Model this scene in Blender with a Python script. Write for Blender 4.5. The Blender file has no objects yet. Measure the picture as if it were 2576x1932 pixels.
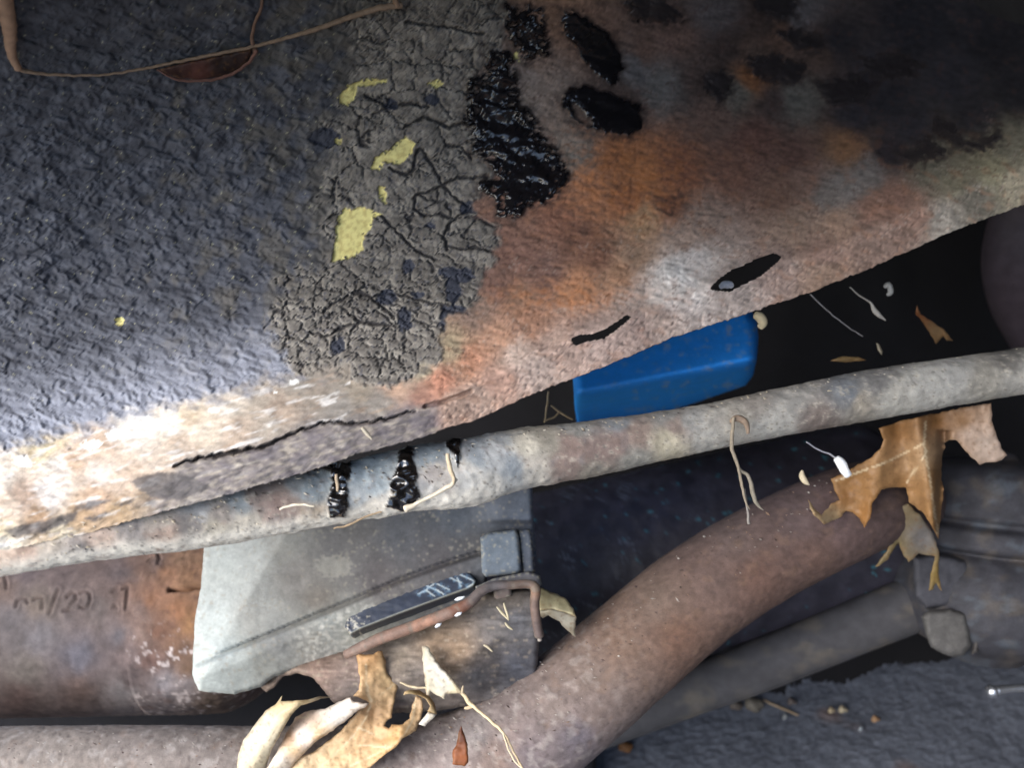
import bpy, math, random
import numpy as np
from mathutils import Vector, Matrix
from mathutils.geometry import delaunay_2d_cdt

# ------------------------------------------------------------------ camera, sky, sun, exposure
PITCH = math.radians(32.0)          # the camera looks down into the gap
CAM_H = 0.80
K = 0.6 / 1288.0                    # metres per photo pixel at one metre
scene = bpy.context.scene
C = scene.collection
RW = Matrix.Rotation(-PITCH, 3, 'X')

cam_d = bpy.data.cameras.new('camera')
cam_d.sensor_width = 36.0
cam_d.lens = 18.0 / 0.6
cam_d.clip_start = 0.01
cam_d.clip_end = 200.0
cam_d.dof.use_dof = True
cam_d.dof.focus_distance = 0.52
cam_d.dof.aperture_fstop = 6.0
cam = bpy.data.objects.new('camera', cam_d)
C.objects.link(cam)
cam.location = (0, 0, CAM_H)
cam.rotation_euler = (math.radians(90) - PITCH, 0, 0)
scene.camera = cam

SUN_EL = math.radians(39)
SUN_AZ = math.radians(-128)          # bearing of the light, seen from above: behind and left of the camera
world = bpy.data.worlds.new('World')
scene.world = world
world.use_nodes = True
wn = world.node_tree
bg = wn.nodes['Background']
sky = wn.nodes.new('ShaderNodeTexSky')
sky.sky_type = 'NISHITA'
sky.sun_disc = False
sky.sun_elevation = SUN_EL
sky.sun_rotation = SUN_AZ
sky.dust_density = 1.5
sky.air_density = 1.0
wn.links.new(sky.outputs[0], bg.inputs[0])
bg.inputs[1].default_value = 0.125

sun_d = bpy.data.lights.new('sun', 'SUN')
sun_d.energy = 1.3
sun_d.angle = math.radians(50)
sun_d.color = (1.0, 0.985, 0.965)
sun = bpy.data.objects.new('sun', sun_d)
C.objects.link(sun)
sdir = Vector((math.sin(SUN_AZ) * math.cos(SUN_EL), math.cos(SUN_AZ) * math.cos(SUN_EL), math.sin(SUN_EL)))
sun.rotation_euler = (-sdir).to_track_quat('-Z', 'Y').to_euler()

vs = scene.view_settings
vs.view_transform = 'Standard'
vs.look = 'None'
vs.gamma = 1.0
vs.use_curve_mapping = False
vs.exposure = 1.6

# ------------------------------------------------------------------ numeric helpers
rng = random.Random(7)

def h32(ix, iy, seed):
    with np.errstate(over='ignore'):
        a = ix.astype(np.int64).astype(np.uint32) * np.uint32(374761393) + iy.astype(np.int64).astype(np.uint32) * np.uint32(668265263) + np.uint32((seed * 2246822519) & 0xffffffff)
        a = (a ^ (a >> np.uint32(13))) * np.uint32(1274126177)
        a = (a ^ (a >> np.uint32(16))) * np.uint32(2246822519)
        a = a ^ (a >> np.uint32(15))
    return a.astype(np.float64) / 4294967295.0

def gn(x, y, seed=0):
    x = np.asarray(x, float); y = np.asarray(y, float)
    ix = np.floor(x); iy = np.floor(y)
    fx = x - ix; fy = y - iy
    ux = fx * fx * fx * (fx * (fx * 6 - 15) + 10); uy = fy * fy * fy * (fy * (fy * 6 - 15) + 10)
    def g(dx, dy):
        a = h32(ix + dx, iy + dy, seed) * 2 * np.pi
        return np.cos(a) * (fx - dx) + np.sin(a) * (fy - dy)
    n0 = g(0, 0) * (1 - ux) + g(1, 0) * ux
    n1 = g(0, 1) * (1 - ux) + g(1, 1) * ux
    return (n0 * (1 - uy) + n1 * uy) * 1.5

def fbm(x, y, o=4, seed=0, gain=0.5):
    s = 0; a = 1.0; t = 0
    for i in range(o):
        s = s + a * gn(x, y, seed + i * 17); t += a
        x = x * 2.03 + 11.3; y = y * 2.03 + 5.7; a *= gain
    return s / t

def gn3(x, y, z, seed=0):
    ix = np.floor(x); iy = np.floor(y); iz = np.floor(z)
    fx = x - ix; fy = y - iy; fz = z - iz
    ux = fx * fx * (3 - 2 * fx); uy = fy * fy * (3 - 2 * fy); uz = fz * fz * (3 - 2 * fz)
    def g(dx, dy, dz):
        k = h32(ix + dx + 57 * (iz + dz), iy + dy + 131 * (iz + dz), seed)
        a = k * 6.2832; c = ((k * 7919.0) % 1.0) * 2 - 1; q = np.sqrt(1 - c * c)
        return np.cos(a) * q * (fx - dx) + np.sin(a) * q * (fy - dy) + c * (fz - dz)
    def pl(dz):
        return (g(0, 0, dz) * (1 - ux) + g(1, 0, dz) * ux) * (1 - uy) + (g(0, 1, dz) * (1 - ux) + g(1, 1, dz) * ux) * uy
    return (pl(0) * (1 - uz) + pl(1) * uz) * 1.5

def worley(x, y, seed=0, jit=0.9):
    ix = np.floor(x); iy = np.floor(y)
    f1 = np.full(np.shape(x), 9.0); f2 = np.full(np.shape(x), 9.0); cid = np.zeros(np.shape(x), np.int64)
    for dx in (-1, 0, 1):
        for dy in (-1, 0, 1):
            cx = ix + dx; cy = iy + dy
            px = cx + .5 + (h32(cx, cy, seed) - .5) * jit; py = cy + .5 + (h32(cx, cy, seed + 91) - .5) * jit
            d = np.hypot(x - px, y - py)
            k = (cx.astype(np.int64) + 5000) * 20000 + (cy.astype(np.int64) + 5000)
            n = d < f1
            f2 = np.where(n, f1, np.minimum(f2, d))
            cid = np.where(n, k, cid); f1 = np.where(n, d, f1)
    return f1, f2, cid

def sst(a, b, x):
    t = np.clip((x - a) / (b - a), 0, 1)
    return t * t * (3 - 2 * t)

def lin(c):
    c = np.asarray(c, float) / 255.0
    c = c + (c.mean(-1, keepdims=True) - c) * .10
    return np.where(c <= 0.04045, c / 12.92, ((c + 0.055) / 1.055) ** 2.4)

def mixc(a, b, w):
    return a * (1 - w[:, None]) + b * w[:, None]

def polydist(px, py, pts, closed=False):
    pts = np.asarray(pts, float)
    n = len(pts); d = np.full(np.shape(px), 1e9)
    for i in range(n if closed else n - 1):
        a = pts[i]; b = pts[(i + 1) % n]; v = b - a; L = max(v @ v, 1e-9)
        t = np.clip(((px - a[0]) * v[0] + (py - a[1]) * v[1]) / L, 0, 1)
        d = np.minimum(d, np.hypot(px - a[0] - t * v[0], py - a[1] - t * v[1]))
    return d

def inside(px, py, pts):
    pts = np.asarray(pts, float); r = np.zeros(np.shape(px), bool); n = len(pts)
    for i in range(n):
        x0, y0 = pts[i]; x1, y1 = pts[(i + 1) % n]
        if y0 == y1: continue
        c = (y0 > py) != (y1 > py)
        r ^= c & (px < (x1 - x0) * (py - y0) / (y1 - y0) + x0)
    return r

def sd(px, py, pts):                      # signed distance, positive inside
    pts = np.asarray(pts, float)
    lo = pts.min(0) - 90; hi = pts.max(0) + 90
    px = np.asarray(px); py = np.asarray(py)
    m = (px > lo[0]) & (px < hi[0]) & (py > lo[1]) & (py < hi[1])
    r = np.full(np.shape(px), -90.0)
    if m.any():
        d = polydist(px[m], py[m], pts, True)
        r[m] = np.where(inside(px[m], py[m], pts), d, -d)
    return r

def splat(px, py, pts, p=3.0, soft=18.0):  # colour laid down from control points (8 bit sRGB in, linear out)
    num = np.zeros((len(px), 3)); den = np.zeros(len(px))
    for (x, y, c) in pts:
        w = 1.0 / (np.hypot(px - x, py - y) + soft) ** p
        num += w[:, None] * lin(c); den += w
    return num / den[:, None]

def cc(pts, ox, oy, s):
    return [(ox + x / s, oy + y / s) for x, y in pts]

def cam_pt(px, py, d):
    px = np.asarray(px, float); py = np.asarray(py, float); d = np.asarray(d, float) + 0 * px
    return np.stack([(px - 1288) * K * d, d, (966 - py) * K * d], -1)

R3 = np.array(RW)
def to_world(p):
    return np.asarray(p) @ R3.T + np.array([0, 0, CAM_H])

# ------------------------------------------------------------------ materials
MATS = {}
def vmat(name, fine=900.0, amt=0.25, bump=0.25, bdist=0.0006, spec=0.35, transl=0.0, streak=None, coat=0.0):
    """procedural material: colour and roughness laid on the mesh in code, broken up by noise nodes"""
    if name in MATS: return MATS[name]
    m = bpy.data.materials.new(name); m.use_nodes = True
    n = m.node_tree.nodes; L = m.node_tree.links
    b = n['Principled BSDF']
    a = n.new('ShaderNodeAttribute'); a.attribute_name = 'Col'
    r = n.new('ShaderNodeAttribute'); r.attribute_name = 'Rgh'
    tc = n.new('ShaderNodeTexCoord')
    mp = n.new('ShaderNodeMapping')
    L.new(tc.outputs['Object'], mp.inputs[0])
    if streak: mp.inputs['Scale'].default_value = streak
    n1 = n.new('ShaderNodeTexNoise'); n1.inputs['Scale'].default_value = fine; n1.inputs['Detail'].default_value = 5; n1.inputs['Roughness'].default_value = 0.65
    n2 = n.new('ShaderNodeTexNoise'); n2.inputs['Scale'].default_value = fine * 0.17; n2.inputs['Detail'].default_value = 4
    L.new(mp.outputs[0], n1.inputs['Vector']); L.new(mp.outputs[0], n2.inputs['Vector'])
    ad = n.new('ShaderNodeMath'); ad.operation = 'ADD'
    L.new(n1.outputs[0], ad.inputs[0]); L.new(n2.outputs[0], ad.inputs[1])
    mr = n.new('ShaderNodeMapRange')
    mr.inputs['From Min'].default_value = 0.6; mr.inputs['From Max'].default_value = 1.4
    mr.inputs['To Min'].default_value = 1 - amt; mr.inputs['To Max'].default_value = 1 + amt
    L.new(ad.outputs[0], mr.inputs['Value'])
    vm = n.new('ShaderNodeVectorMath'); vm.operation = 'SCALE'
    L.new(a.outputs['Color'], vm.inputs[0]); L.new(mr.outputs[0], vm.inputs['Scale'])
    L.new(vm.outputs[0], b.inputs['Base Color'])
    L.new(r.outputs['Fac'], b.inputs['Roughness'])
    b.inputs['Specular IOR Level'].default_value = spec
    b.inputs['Coat Weight'].default_value = coat
    b.inputs['Coat Roughness'].default_value = 0.12
    bp = n.new('ShaderNodeBump'); bp.inputs['Strength'].default_value = bump; bp.inputs['Distance'].default_value = bdist
    L.new(ad.outputs[0], bp.inputs['Height']); L.new(bp.outputs[0], b.inputs['Normal'])
    if transl:
        t = n.new('ShaderNodeBsdfTranslucent'); L.new(vm.outputs[0], t.inputs[0])
        mx = n.new('ShaderNodeMixShader'); mx.inputs[0].default_value = transl
        out = n['Material Output']
        L.new(b.outputs[0], mx.inputs[1]); L.new(t.outputs[0], mx.inputs[2]); L.new(mx.outputs[0], out.inputs[0])
    MATS[name] = m
    return m

# ------------------------------------------------------------------ mesh and object helpers
def mesh(name, v, faces, col=None, rgh=None, normals=None, smooth=True):
    """v: n x 3 world points; faces: array n x 3 or n x 4 (or list of such arrays)"""
    me = bpy.data.meshes.new(name)
    if isinstance(faces, np.ndarray): faces = [faces]
    nv = len(v); nl = sum(f.size for f in faces); nf = sum(len(f) for f in faces)
    me.vertices.add(nv); me.vertices.foreach_set('co', np.ascontiguousarray(v, np.float32).ravel())
    me.loops.add(nl); me.loops.foreach_set('vertex_index', np.concatenate([f.ravel() for f in faces]).astype(np.int32))
    tot = np.concatenate([np.full(len(f), f.shape[1], np.int32) for f in faces])
    st = np.concatenate([[0], np.cumsum(tot)[:-1]]).astype(np.int32)
    me.polygons.add(nf); me.polygons.foreach_set('loop_start', st); me.polygons.foreach_set('loop_total', tot)
    me.update(calc_edges=True); me.validate()
    me.polygons.foreach_set('use_smooth', np.full(len(me.polygons), smooth, bool))
    if col is None: col = np.full((nv, 3), 0.2)
    ca = me.attributes.new('Col', 'FLOAT_COLOR', 'POINT')
    ca.data.foreach_set('color', np.concatenate([np.clip(col, 0, .92), np.ones((nv, 1))], 1).astype(np.float32).ravel())
    if rgh is None: rgh = 0.8
    ra = me.attributes.new('Rgh', 'FLOAT', 'POINT')
    ra.data.foreach_set('value', (np.zeros(nv) + rgh).astype(np.float32))
    if normals is not None and len(me.vertices) == nv:
        me.normals_split_custom_set_from_vertices([tuple(x) for x in normals])
    return me

def thing(name, label, cat, loc, group=None):
    o = bpy.data.objects.new(name, None); C.objects.link(o)
    o.empty_display_size = 0.02
    o.location = loc; o['label'] = label; o['category'] = cat
    if group: o['group'] = group
    return o

def obj(name, v, faces, mat, parent=None, label=None, cat=None, group=None, kind=None, **kw):
    v = np.asarray(v, float)
    org = np.array([0., 0., 0.])
    p = parent
    while p is not None:
        org = org + np.array(p.location); p = p.parent
    c = v.mean(0) if parent is None else (v.mean(0) if kw.pop('own', False) else org)
    me = mesh(name, v - c, faces, **kw)
    me.materials.append(mat)
    o = bpy.data.objects.new(name, me); C.objects.link(o)
    o.location = c - org
    if parent is not None: o.parent = parent
    if label: o['label'] = label
    if cat: o['category'] = cat
    if group: o['group'] = group
    if kind: o['kind'] = kind
    return o

def wpt(px, py, d):
    return tuple(to_world(cam_pt([px], [py], [d]))[0])

def spline(pts, step):
    """Catmull-Rom through (px,py,d,half) rows, resampled about every step px"""
    p = np.asarray(pts, float); out = []
    q = np.vstack([2 * p[0] - p[1], p, 2 * p[-1] - p[-2]])
    for i in range(1, len(q) - 2):
        n = max(2, int(np.hypot(*(q[i + 1] - q[i])[:2]) / step))
        t = np.linspace(0, 1, n, endpoint=False)[:, None]
        out.append(.5 * (2 * q[i] + (q[i + 1] - q[i - 1]) * t + (2 * q[i - 1] - 5 * q[i] + 4 * q[i + 1] - q[i + 2]) * t ** 2 + (3 * q[i] - q[i - 1] - 3 * q[i + 1] + q[i + 2]) * t ** 3))
    out.append(p[-1:])
    return np.vstack(out)

def tube_geo(pts, step=6, seg=48, disp=None, round_ends=True):
    """returns world verts, faces, and per-vertex px, py, u (px along), theta"""
    s = spline(pts, step)
    c = cam_pt(s[:, 0], s[:, 1], s[:, 2]); r = s[:, 3] * K * s[:, 2]
    if round_ends:
        def cap(i0, i1, sgn):
            t = (c[i0] - c[i1]); t /= np.linalg.norm(t)
            rr = r[i0]; a = np.radians([35, 62, 80, 89.9])
            return [c[i0] + t * rr * .35 * np.sin(x) for x in a], [rr * max(np.cos(x), .002) for x in a]
        e, er = cap(-1, -2, 1); b, br = cap(0, 1, -1)
        c = np.vstack([b[::-1], c, e]); r = np.concatenate([br[::-1], r, er])
    t = np.gradient(c, axis=0); t /= np.linalg.norm(t, axis=1)[:, None]
    ref = np.array([0, -1., 0]) + 0 * t
    b = np.cross(t, ref); b /= np.maximum(np.linalg.norm(b, axis=1), 1e-9)[:, None]
    nn = np.cross(b, t)
    th = np.linspace(0, 2 * np.pi, seg, endpoint=False)
    u = np.concatenate([[0], np.cumsum(np.linalg.norm(np.diff(c, axis=0), axis=1))]) / (K * s[:, 2].mean())
    U, T = np.meshgrid(u, th, indexing='ij')
    d = nn[:, None, :] * np.cos(T)[..., None] + b[:, None, :] * np.sin(T)[..., None]
    base = c[:, None, :] + d * r[:, None, None]
    bx = 1288 + base[..., 0] / base[..., 1] / K; by = 966 - base[..., 2] / base[..., 1] / K
    if disp is not None:
        base = base + d * disp(bx.ravel(), by.ravel(), U.ravel(), T.ravel()).reshape(U.shape)[..., None]
    n, m = U.shape
    I = np.arange(n * m).reshape(n, m); J = np.roll(I, -1, axis=1)
    f = np.stack([I[:-1].ravel(), J[:-1].ravel(), J[1:].ravel(), I[1:].ravel()], -1)
    return to_world(base.reshape(-1, 3)), f, bx.ravel(), by.ravel(), U.ravel(), T.ravel()

def ring_noise(U, T, rad_px, sx, seed, o=4):
    """noise on a tube that closes around it"""
    x = U / sx; y = np.cos(T) * rad_px / sx + 50; z = np.sin(T) * rad_px / sx + 50
    r = 0; a = 1.0; t = 0
    for i in range(o):
        r = r + a * gn3(x, y, z, seed + 13 * i); t += a; a *= .55
        x = x * 2.03 + 3.1; y = y * 2.03 + 1.7; z = z * 2.03 + 7.9
    return r / t * 1.15

def slab_geo(poly, depth, step, thick, rnd=0.0, rpx=14.0, jag=0.0, seed=1, hgt=None):
    """front surface over a photo-space outline at real depth, closed at the back"""
    poly = np.asarray(poly, float)
    out = []
    for i in range(len(poly)):
        a = poly[i]; b = poly[(i + 1) % len(poly)]
        n = max(1, int(np.hypot(*(b - a)) / step))
        for k in range(n): out.append(a + (b - a) * k / n)
    bd = np.array(out)
    if jag:
        bd = bd + jag * np.stack([gn(bd[:, 0] / 14, bd[:, 1] / 14, seed), gn(bd[:, 0] / 14 + 50, bd[:, 1] / 14, seed)], -1)
    lo = bd.min(0); hi = bd.max(0)
    gx, gy = np.meshgrid(np.arange(lo[0], hi[0], step), np.arange(lo[1], hi[1], step * .87))
    gx = gx + (np.arange(gx.shape[0]) % 2)[:, None] * step * .5
    gx = gx.ravel(); gy = gy.ravel()
    k = inside(gx, gy, bd) & (polydist(gx, gy, bd, True) > step * .55)
    P = np.vstack([bd, np.stack([gx[k], gy[k]], -1)])
    nb = len(bd)
    r = delaunay_2d_cdt([Vector(p) for p in P], [(i, (i + 1) % nb) for i in range(nb)], [], 0, 1e-6)
    V = np.array([tuple(v) for v in r[0]]); F = np.array([f for f in r[2]])
    cen = V[F].mean(1)
    F = F[inside(cen[:, 0], cen[:, 1], bd)]
    a = V[F[:, 1]] - V[F[:, 0]]; b = V[F[:, 2]] - V[F[:, 0]]
    fl = (a[:, 0] * b[:, 1] - a[:, 1] * b[:, 0]) > 0       # photo y runs down
    F[fl] = F[fl][:, ::-1]
    px, py = V[:, 0], V[:, 1]
    d = depth(px, py) + 0 * px
    eds = polydist(px, py, bd, True)
    if rnd:
        q = np.clip(1 - eds / rpx, 0, 1); d = d + rnd * (1 - np.sqrt(1 - q * q))
    if hgt is not None: d = d - hgt(px, py)
    fr = cam_pt(px, py, d); bk = cam_pt(px, py, d + thick)
    n = len(V)
    ed = {}
    for t in F:
        for i in range(3):
            e = (int(t[i]), int(t[(i + 1) % 3])); ed[e] = ed.get(e, 0) + 1
    side = [(a, a + n, b + n, b) for (a, b) in ed if (b, a) not in ed]
    return to_world(np.vstack([fr, bk])), [np.vstack([F, F[:, ::-1] + n]), np.array(side)], np.concatenate([px, px]), np.concatenate([py, py]), np.concatenate([eds, eds])

# ------------------------------------------------------------------ the setting: ground and the added dark backdrop and arch
def ground():
    xs = np.concatenate([np.linspace(-6, -0.2, 14), np.linspace(-0.19, 1.3, 520), np.linspace(1.4, 6, 12)])
    ys = np.concatenate([np.linspace(-5, 0.2, 12), np.linspace(0.21, 0.95, 330), np.linspace(1.0, 8, 16)])
    X, Y = np.meshgrid(xs, ys, indexing='ij'); x = X.ravel(); y = Y.ravel()
    f1, f2, _ = worley(x * 190 + .4 * gn(x * 90, y * 90, 3), y * 260, 4)
    h = .0026 * (1 - f1) + .0016 * fbm(x * 60, y * 60, 4, 8) + .006 * fbm(x * 6, y * 6, 2, 9)
    v = np.stack([x, y, h], -1)
    g = fbm(x * 45, y * 45, 4, 31)
    col = mixc(np.tile(lin((62, 66, 76)), (len(x), 1)), np.tile(lin((92, 97, 108)), (len(x), 1)), sst(-.6, .7, g * .5 + .7 * (.5 - f1)))
    col = mixc(col, np.tile(lin((92, 70, 58)), (len(x), 1)), .6 * sst(.28, .5, fbm(x * 9, y * 9, 3, 77)))
    I = np.arange(len(x)).reshape(X.shape)
    f = np.stack([I[:-1, :-1].ravel(), I[1:, :-1].ravel(), I[1:, 1:].ravel(), I[:-1, 1:].ravel()], -1)
    o = obj('ground', v, f, vmat('gritty_grey', 700, .3, .5, .001, .3), kind='structure', col=col, rgh=.85)
ground()

def shell(name, cam, cols, rows, c, mat):
    v = to_world(cam.reshape(-1, 3))
    I = np.arange(cols * rows).reshape(cols, rows)
    f = np.stack([I[:-1, :-1].ravel(), I[:-1, 1:].ravel(), I[1:, 1:].ravel(), I[1:, :-1].ravel()], -1)
    q = v[:, 0] * 9; w = v[:, 1] * 9 + v[:, 2] * 4
    col = np.tile(lin(c), (len(v), 1)) * (1 + .5 * fbm(q, w, 3, 6))[:, None]
    obj(name, v, f, mat, kind='structure', col=col, rgh=.9)
def dark_surround():
    # black sheet added for the dark void, keeping sky light out behind
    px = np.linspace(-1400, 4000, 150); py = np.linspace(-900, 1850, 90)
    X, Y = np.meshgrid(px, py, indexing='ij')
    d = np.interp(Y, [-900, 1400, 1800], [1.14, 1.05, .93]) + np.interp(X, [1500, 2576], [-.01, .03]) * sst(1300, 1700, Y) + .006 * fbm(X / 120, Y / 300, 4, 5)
    shell('dark_backdrop', cam_pt(X, Y, d), 150, 90, (11, 10, 14), vmat('shade_black', 300, .3, .3, .001))
    # unseen arch added to shade the top and the right
    a = np.radians(np.linspace(134, -75, 60)); y = np.linspace(-1.1, 1.25, 40)
    A, Y = np.meshgrid(a, y, indexing='ij')
    r = .66 + .02 * fbm(A * 3, Y * 4, 3, 12)
    shell('shade_arch', np.stack([.02 + r * np.cos(A), Y, -.10 + r * np.sin(A)], -1), 60, 40, (44, 44, 48), vmat('shade_arch_coat', 300, .3, .4, .001))
dark_surround()

# ------------------------------------------------------------------ the rusted body panel
EDGE = np.array([(-900, 1560), (-300, 1452), (0, 1386), (199, 1346), (348, 1304), (507, 1262), (646, 1222), (786, 1182), (895, 1143), (1000, 1116), (1090, 1092), (1104, 1083),
                 (1197, 1056), (1322, 998), (1459, 944), (1585, 895), (1694, 847), (1794, 815), (1894, 783), (2050, 730), (2172, 681), (2371, 592), (2576, 512), (3000, 330), (4300, -200)])
c2 = lambda p: cc(p, 700, 0, 2.011)
c3 = lambda p: cc(p, 1476, 0, 2.011)
c4 = lambda p: cc(p, 0, 700, 2.011)
c6 = lambda p: cc(p, 1400, 580, 3.403)
YELLOW = [c2([(300, 490), (350, 430), (430, 400), (540, 403), (545, 415), (400, 440), (385, 500), (355, 535), (330, 530)]),
          c2([(750, 420), (800, 400), (840, 425), (800, 450)]),
          c2([(465, 850), (490, 790), (560, 760), (600, 720), (640, 690), (690, 720), (680, 770), (620, 830), (540, 820), (510, 860)]),
          c2([(275, 1330), (285, 1230), (300, 1110), (320, 1060), (430, 1050), (520, 1080), (480, 1110), (470, 1160), (430, 1200), (430, 1260), (390, 1300), (300, 1315)]),
          c2([(500, 940), (540, 950), (552, 1030), (510, 1000)]),
          [(290, 800), (306, 796), (314, 810), (306, 822), (292, 816)],
          c2([(285, 700), (318, 700), (322, 722), (290, 724)]),
          c2([(1190, 262), (1215, 270), (1220, 312), (1195, 300)])]
TAR = [c2([(1150, 20), (1340, 40), (1380, 270), (1250, 320), (1210, 260), (1155, 180)]),
       c2([(1045, 240), (1180, 250), (1195, 330), (1220, 420), (1230, 530), (1280, 560), (1340, 680), (1420, 770), (1480, 880), (1430, 980), (1330, 1040), (1250, 1060), (1200, 1110), (1110, 1100), (1085, 1000), (1005, 970), (1010, 930), (1095, 880), (1060, 820), (980, 780), (970, 650), (930, 620), (950, 520), (950, 390), (1045, 370)]),
       c2([(1430, 500), (1470, 445), (1560, 430), (1680, 470), (1830, 530), (1850, 640), (1780, 690), (1720, 690), (1640, 655), (1550, 640), (1480, 590)]),
       c2([(1440, 50), (1530, 70), (1690, 180), (1750, 330), (1705, 430), (1620, 400), (1540, 290), (1440, 160)]),
       c3([(180, 10), (330, -30), (470, 40), (500, 100), (400, 125), (240, 100)]),
       c3([(830, -40), (1060, -40), (1060, 90), (960, 105), (860, 60)]),
       c3([(950, 170), (1080, 140), (1200, 190), (1190, 270), (1060, 250)]),
       c3([(600, 370), (690, 345), (740, 390), (720, 480), (660, 525), (590, 450)]),
       c3([(800, 290), (960, 270), (1120, 330), (1090, 420), (960, 430), (840, 380)]),
       c3([(1150, 420), (1330, 370), (1480, 430), (1400, 520), (1230, 540)]),
       c3([(1370, 300), (1560, 260), (1700, 330), (1640, 400), (1450, 400)]),
       c3([(1740, 580), (1850, 620), (1900, 700), (2040, 690), (2080, 640), (2100, 700), (2010, 770), (1860, 750), (1760, 660)]),
       c3([(1560, 780), (1640, 750), (1720, 690), (1830, 770), (1800, 800), (1620, 830)])]
TAR_HOLES = [c2([(1490, 530), (1540, 545), (1560, 590), (1600, 640), (1540, 625), (1500, 580)])]
DARKS = [(973, 749, 30, 24), (1018, 802, 22, 36), (1028, 671, 14, 22), (985, 263, 22, 14), (1090, 250, 24, 18), (1150, 690, 52, 22), (1080, 570, 15, 10), (848, 872, 20, 28), (1050, 745, 17, 12), (1180, 520, 30, 18), (1140, 730, 26, 30), (1140, 800, 40, 40), (820, 345, 40, 26)]
LIPLINE = [(-900, 1300), (0, 1138), (80, 1116), (150, 1098), (230, 1084), (330, 1050), (420, 1026), (520, 1016), (620, 980), (700, 958), (800, 938), (900, 930)]
U_EDGE = [(930, -60), (900, 100), (868, 250), (840, 330), (824, 420), (812, 560), (832, 680), (760, 692), (702, 720), (690, 800), (706, 880), (770, 930), (860, 962)]
C_POLY = [(500, -400), (500, 700), (420, 800), (500, 930), (860, 955), (960, 970), (1040, 950), (1110, 900), (1110, 850), (1130, 800), (1200, 760), (1230, 690), (1255, 620), (1240, 560), (1200, 540), (1195, 500), (1250, 440), (1210, 380), (1190, 310), (1200, 200), (1262, 120), (1275, 60), (1280, -400)]
CRACKS = [c2(p) for p in ([(735, 760), (775, 830), (830, 930), (880, 985), (960, 1045)], [(690, 992), (760, 970), (830, 938), (900, 900), (1060, 893)], [(855, 1260), (838, 1190), (860, 1140), (910, 1095), (1000, 1040)],
                            [(560, 850), (640, 880), (680, 870), (700, 760), (735, 755)], [(520, 1090), (560, 1130), (640, 1210), (700, 1270), (800, 1310)], [(850, 1240), (930, 1260), (1000, 1250), (1080, 1270)],
                            [(740, 1090), (820, 1080), (900, 1110)], [(1000, 1090), (1060, 1130), (1110, 1150)], [(650, 110), (780, 125), (900, 140), (980, 170), (1040, 170)], [(330, 1560), (420, 1630), (560, 1650)],
                            [(440, 480), (560, 540), (680, 520), (760, 540)], [(960, 620), (860, 640), (740, 590), (640, 640)], [(690, 990), (690, 1060), (740, 1090)], [(850, 730), (920, 740), (980, 800)],
                            [(380, 1480), (470, 1500), (560, 1480), (660, 1500), (760, 1530), (860, 1540)], [(230, 1580), (270, 1540), (350, 1500)])]
CRACKS += [c4(p) for p in ([(1060, 245), (1170, 235), (1260, 215)], [(1570, 270), (1650, 295), (1730, 250), (1850, 220), (1980, 240)], [(1800, 60), (1860, 80), (1990, 190)])]
RIFT = [(440, 1172), (462, 1162), (522, 1150), (597, 1138), (671, 1123), (721, 1098), (761, 1083), (806, 1065), (855, 1064), (920, 1065), (985, 1052), (1044, 1033)]
RIFT2 = [(1070, 1022), (1110, 1012), (1150, 998), (1185, 984)]
STAINS = [[(15, 1338), (60, 1322), (130, 1308), (190, 1288), (182, 1308), (110, 1340), (40, 1352)], [(190, 1278), (230, 1262), (275, 1260), (220, 1280)], [(290, 1272), (340, 1258), (330, 1266)], [(215, 1305), (250, 1298), (270, 1292), (240, 1310)], [(330, 1212), (400, 1190), (470, 1196), (520, 1225), (450, 1255), (380, 1250)]]
HOLE1 = c6([(135, 930), (200, 905), (330, 893), (430, 850), (520, 790), (600, 735), (622, 745), (520, 825), (480, 860), (400, 915), (300, 930), (160, 970)])
HOLE2 = c6([(1325, 495), (1400, 420), (1500, 350), (1620, 300), (1720, 250), (1850, 200), (1915, 225), (1870, 275), (1740, 380), (1600, 450), (1480, 512), (1400, 505)])
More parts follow.
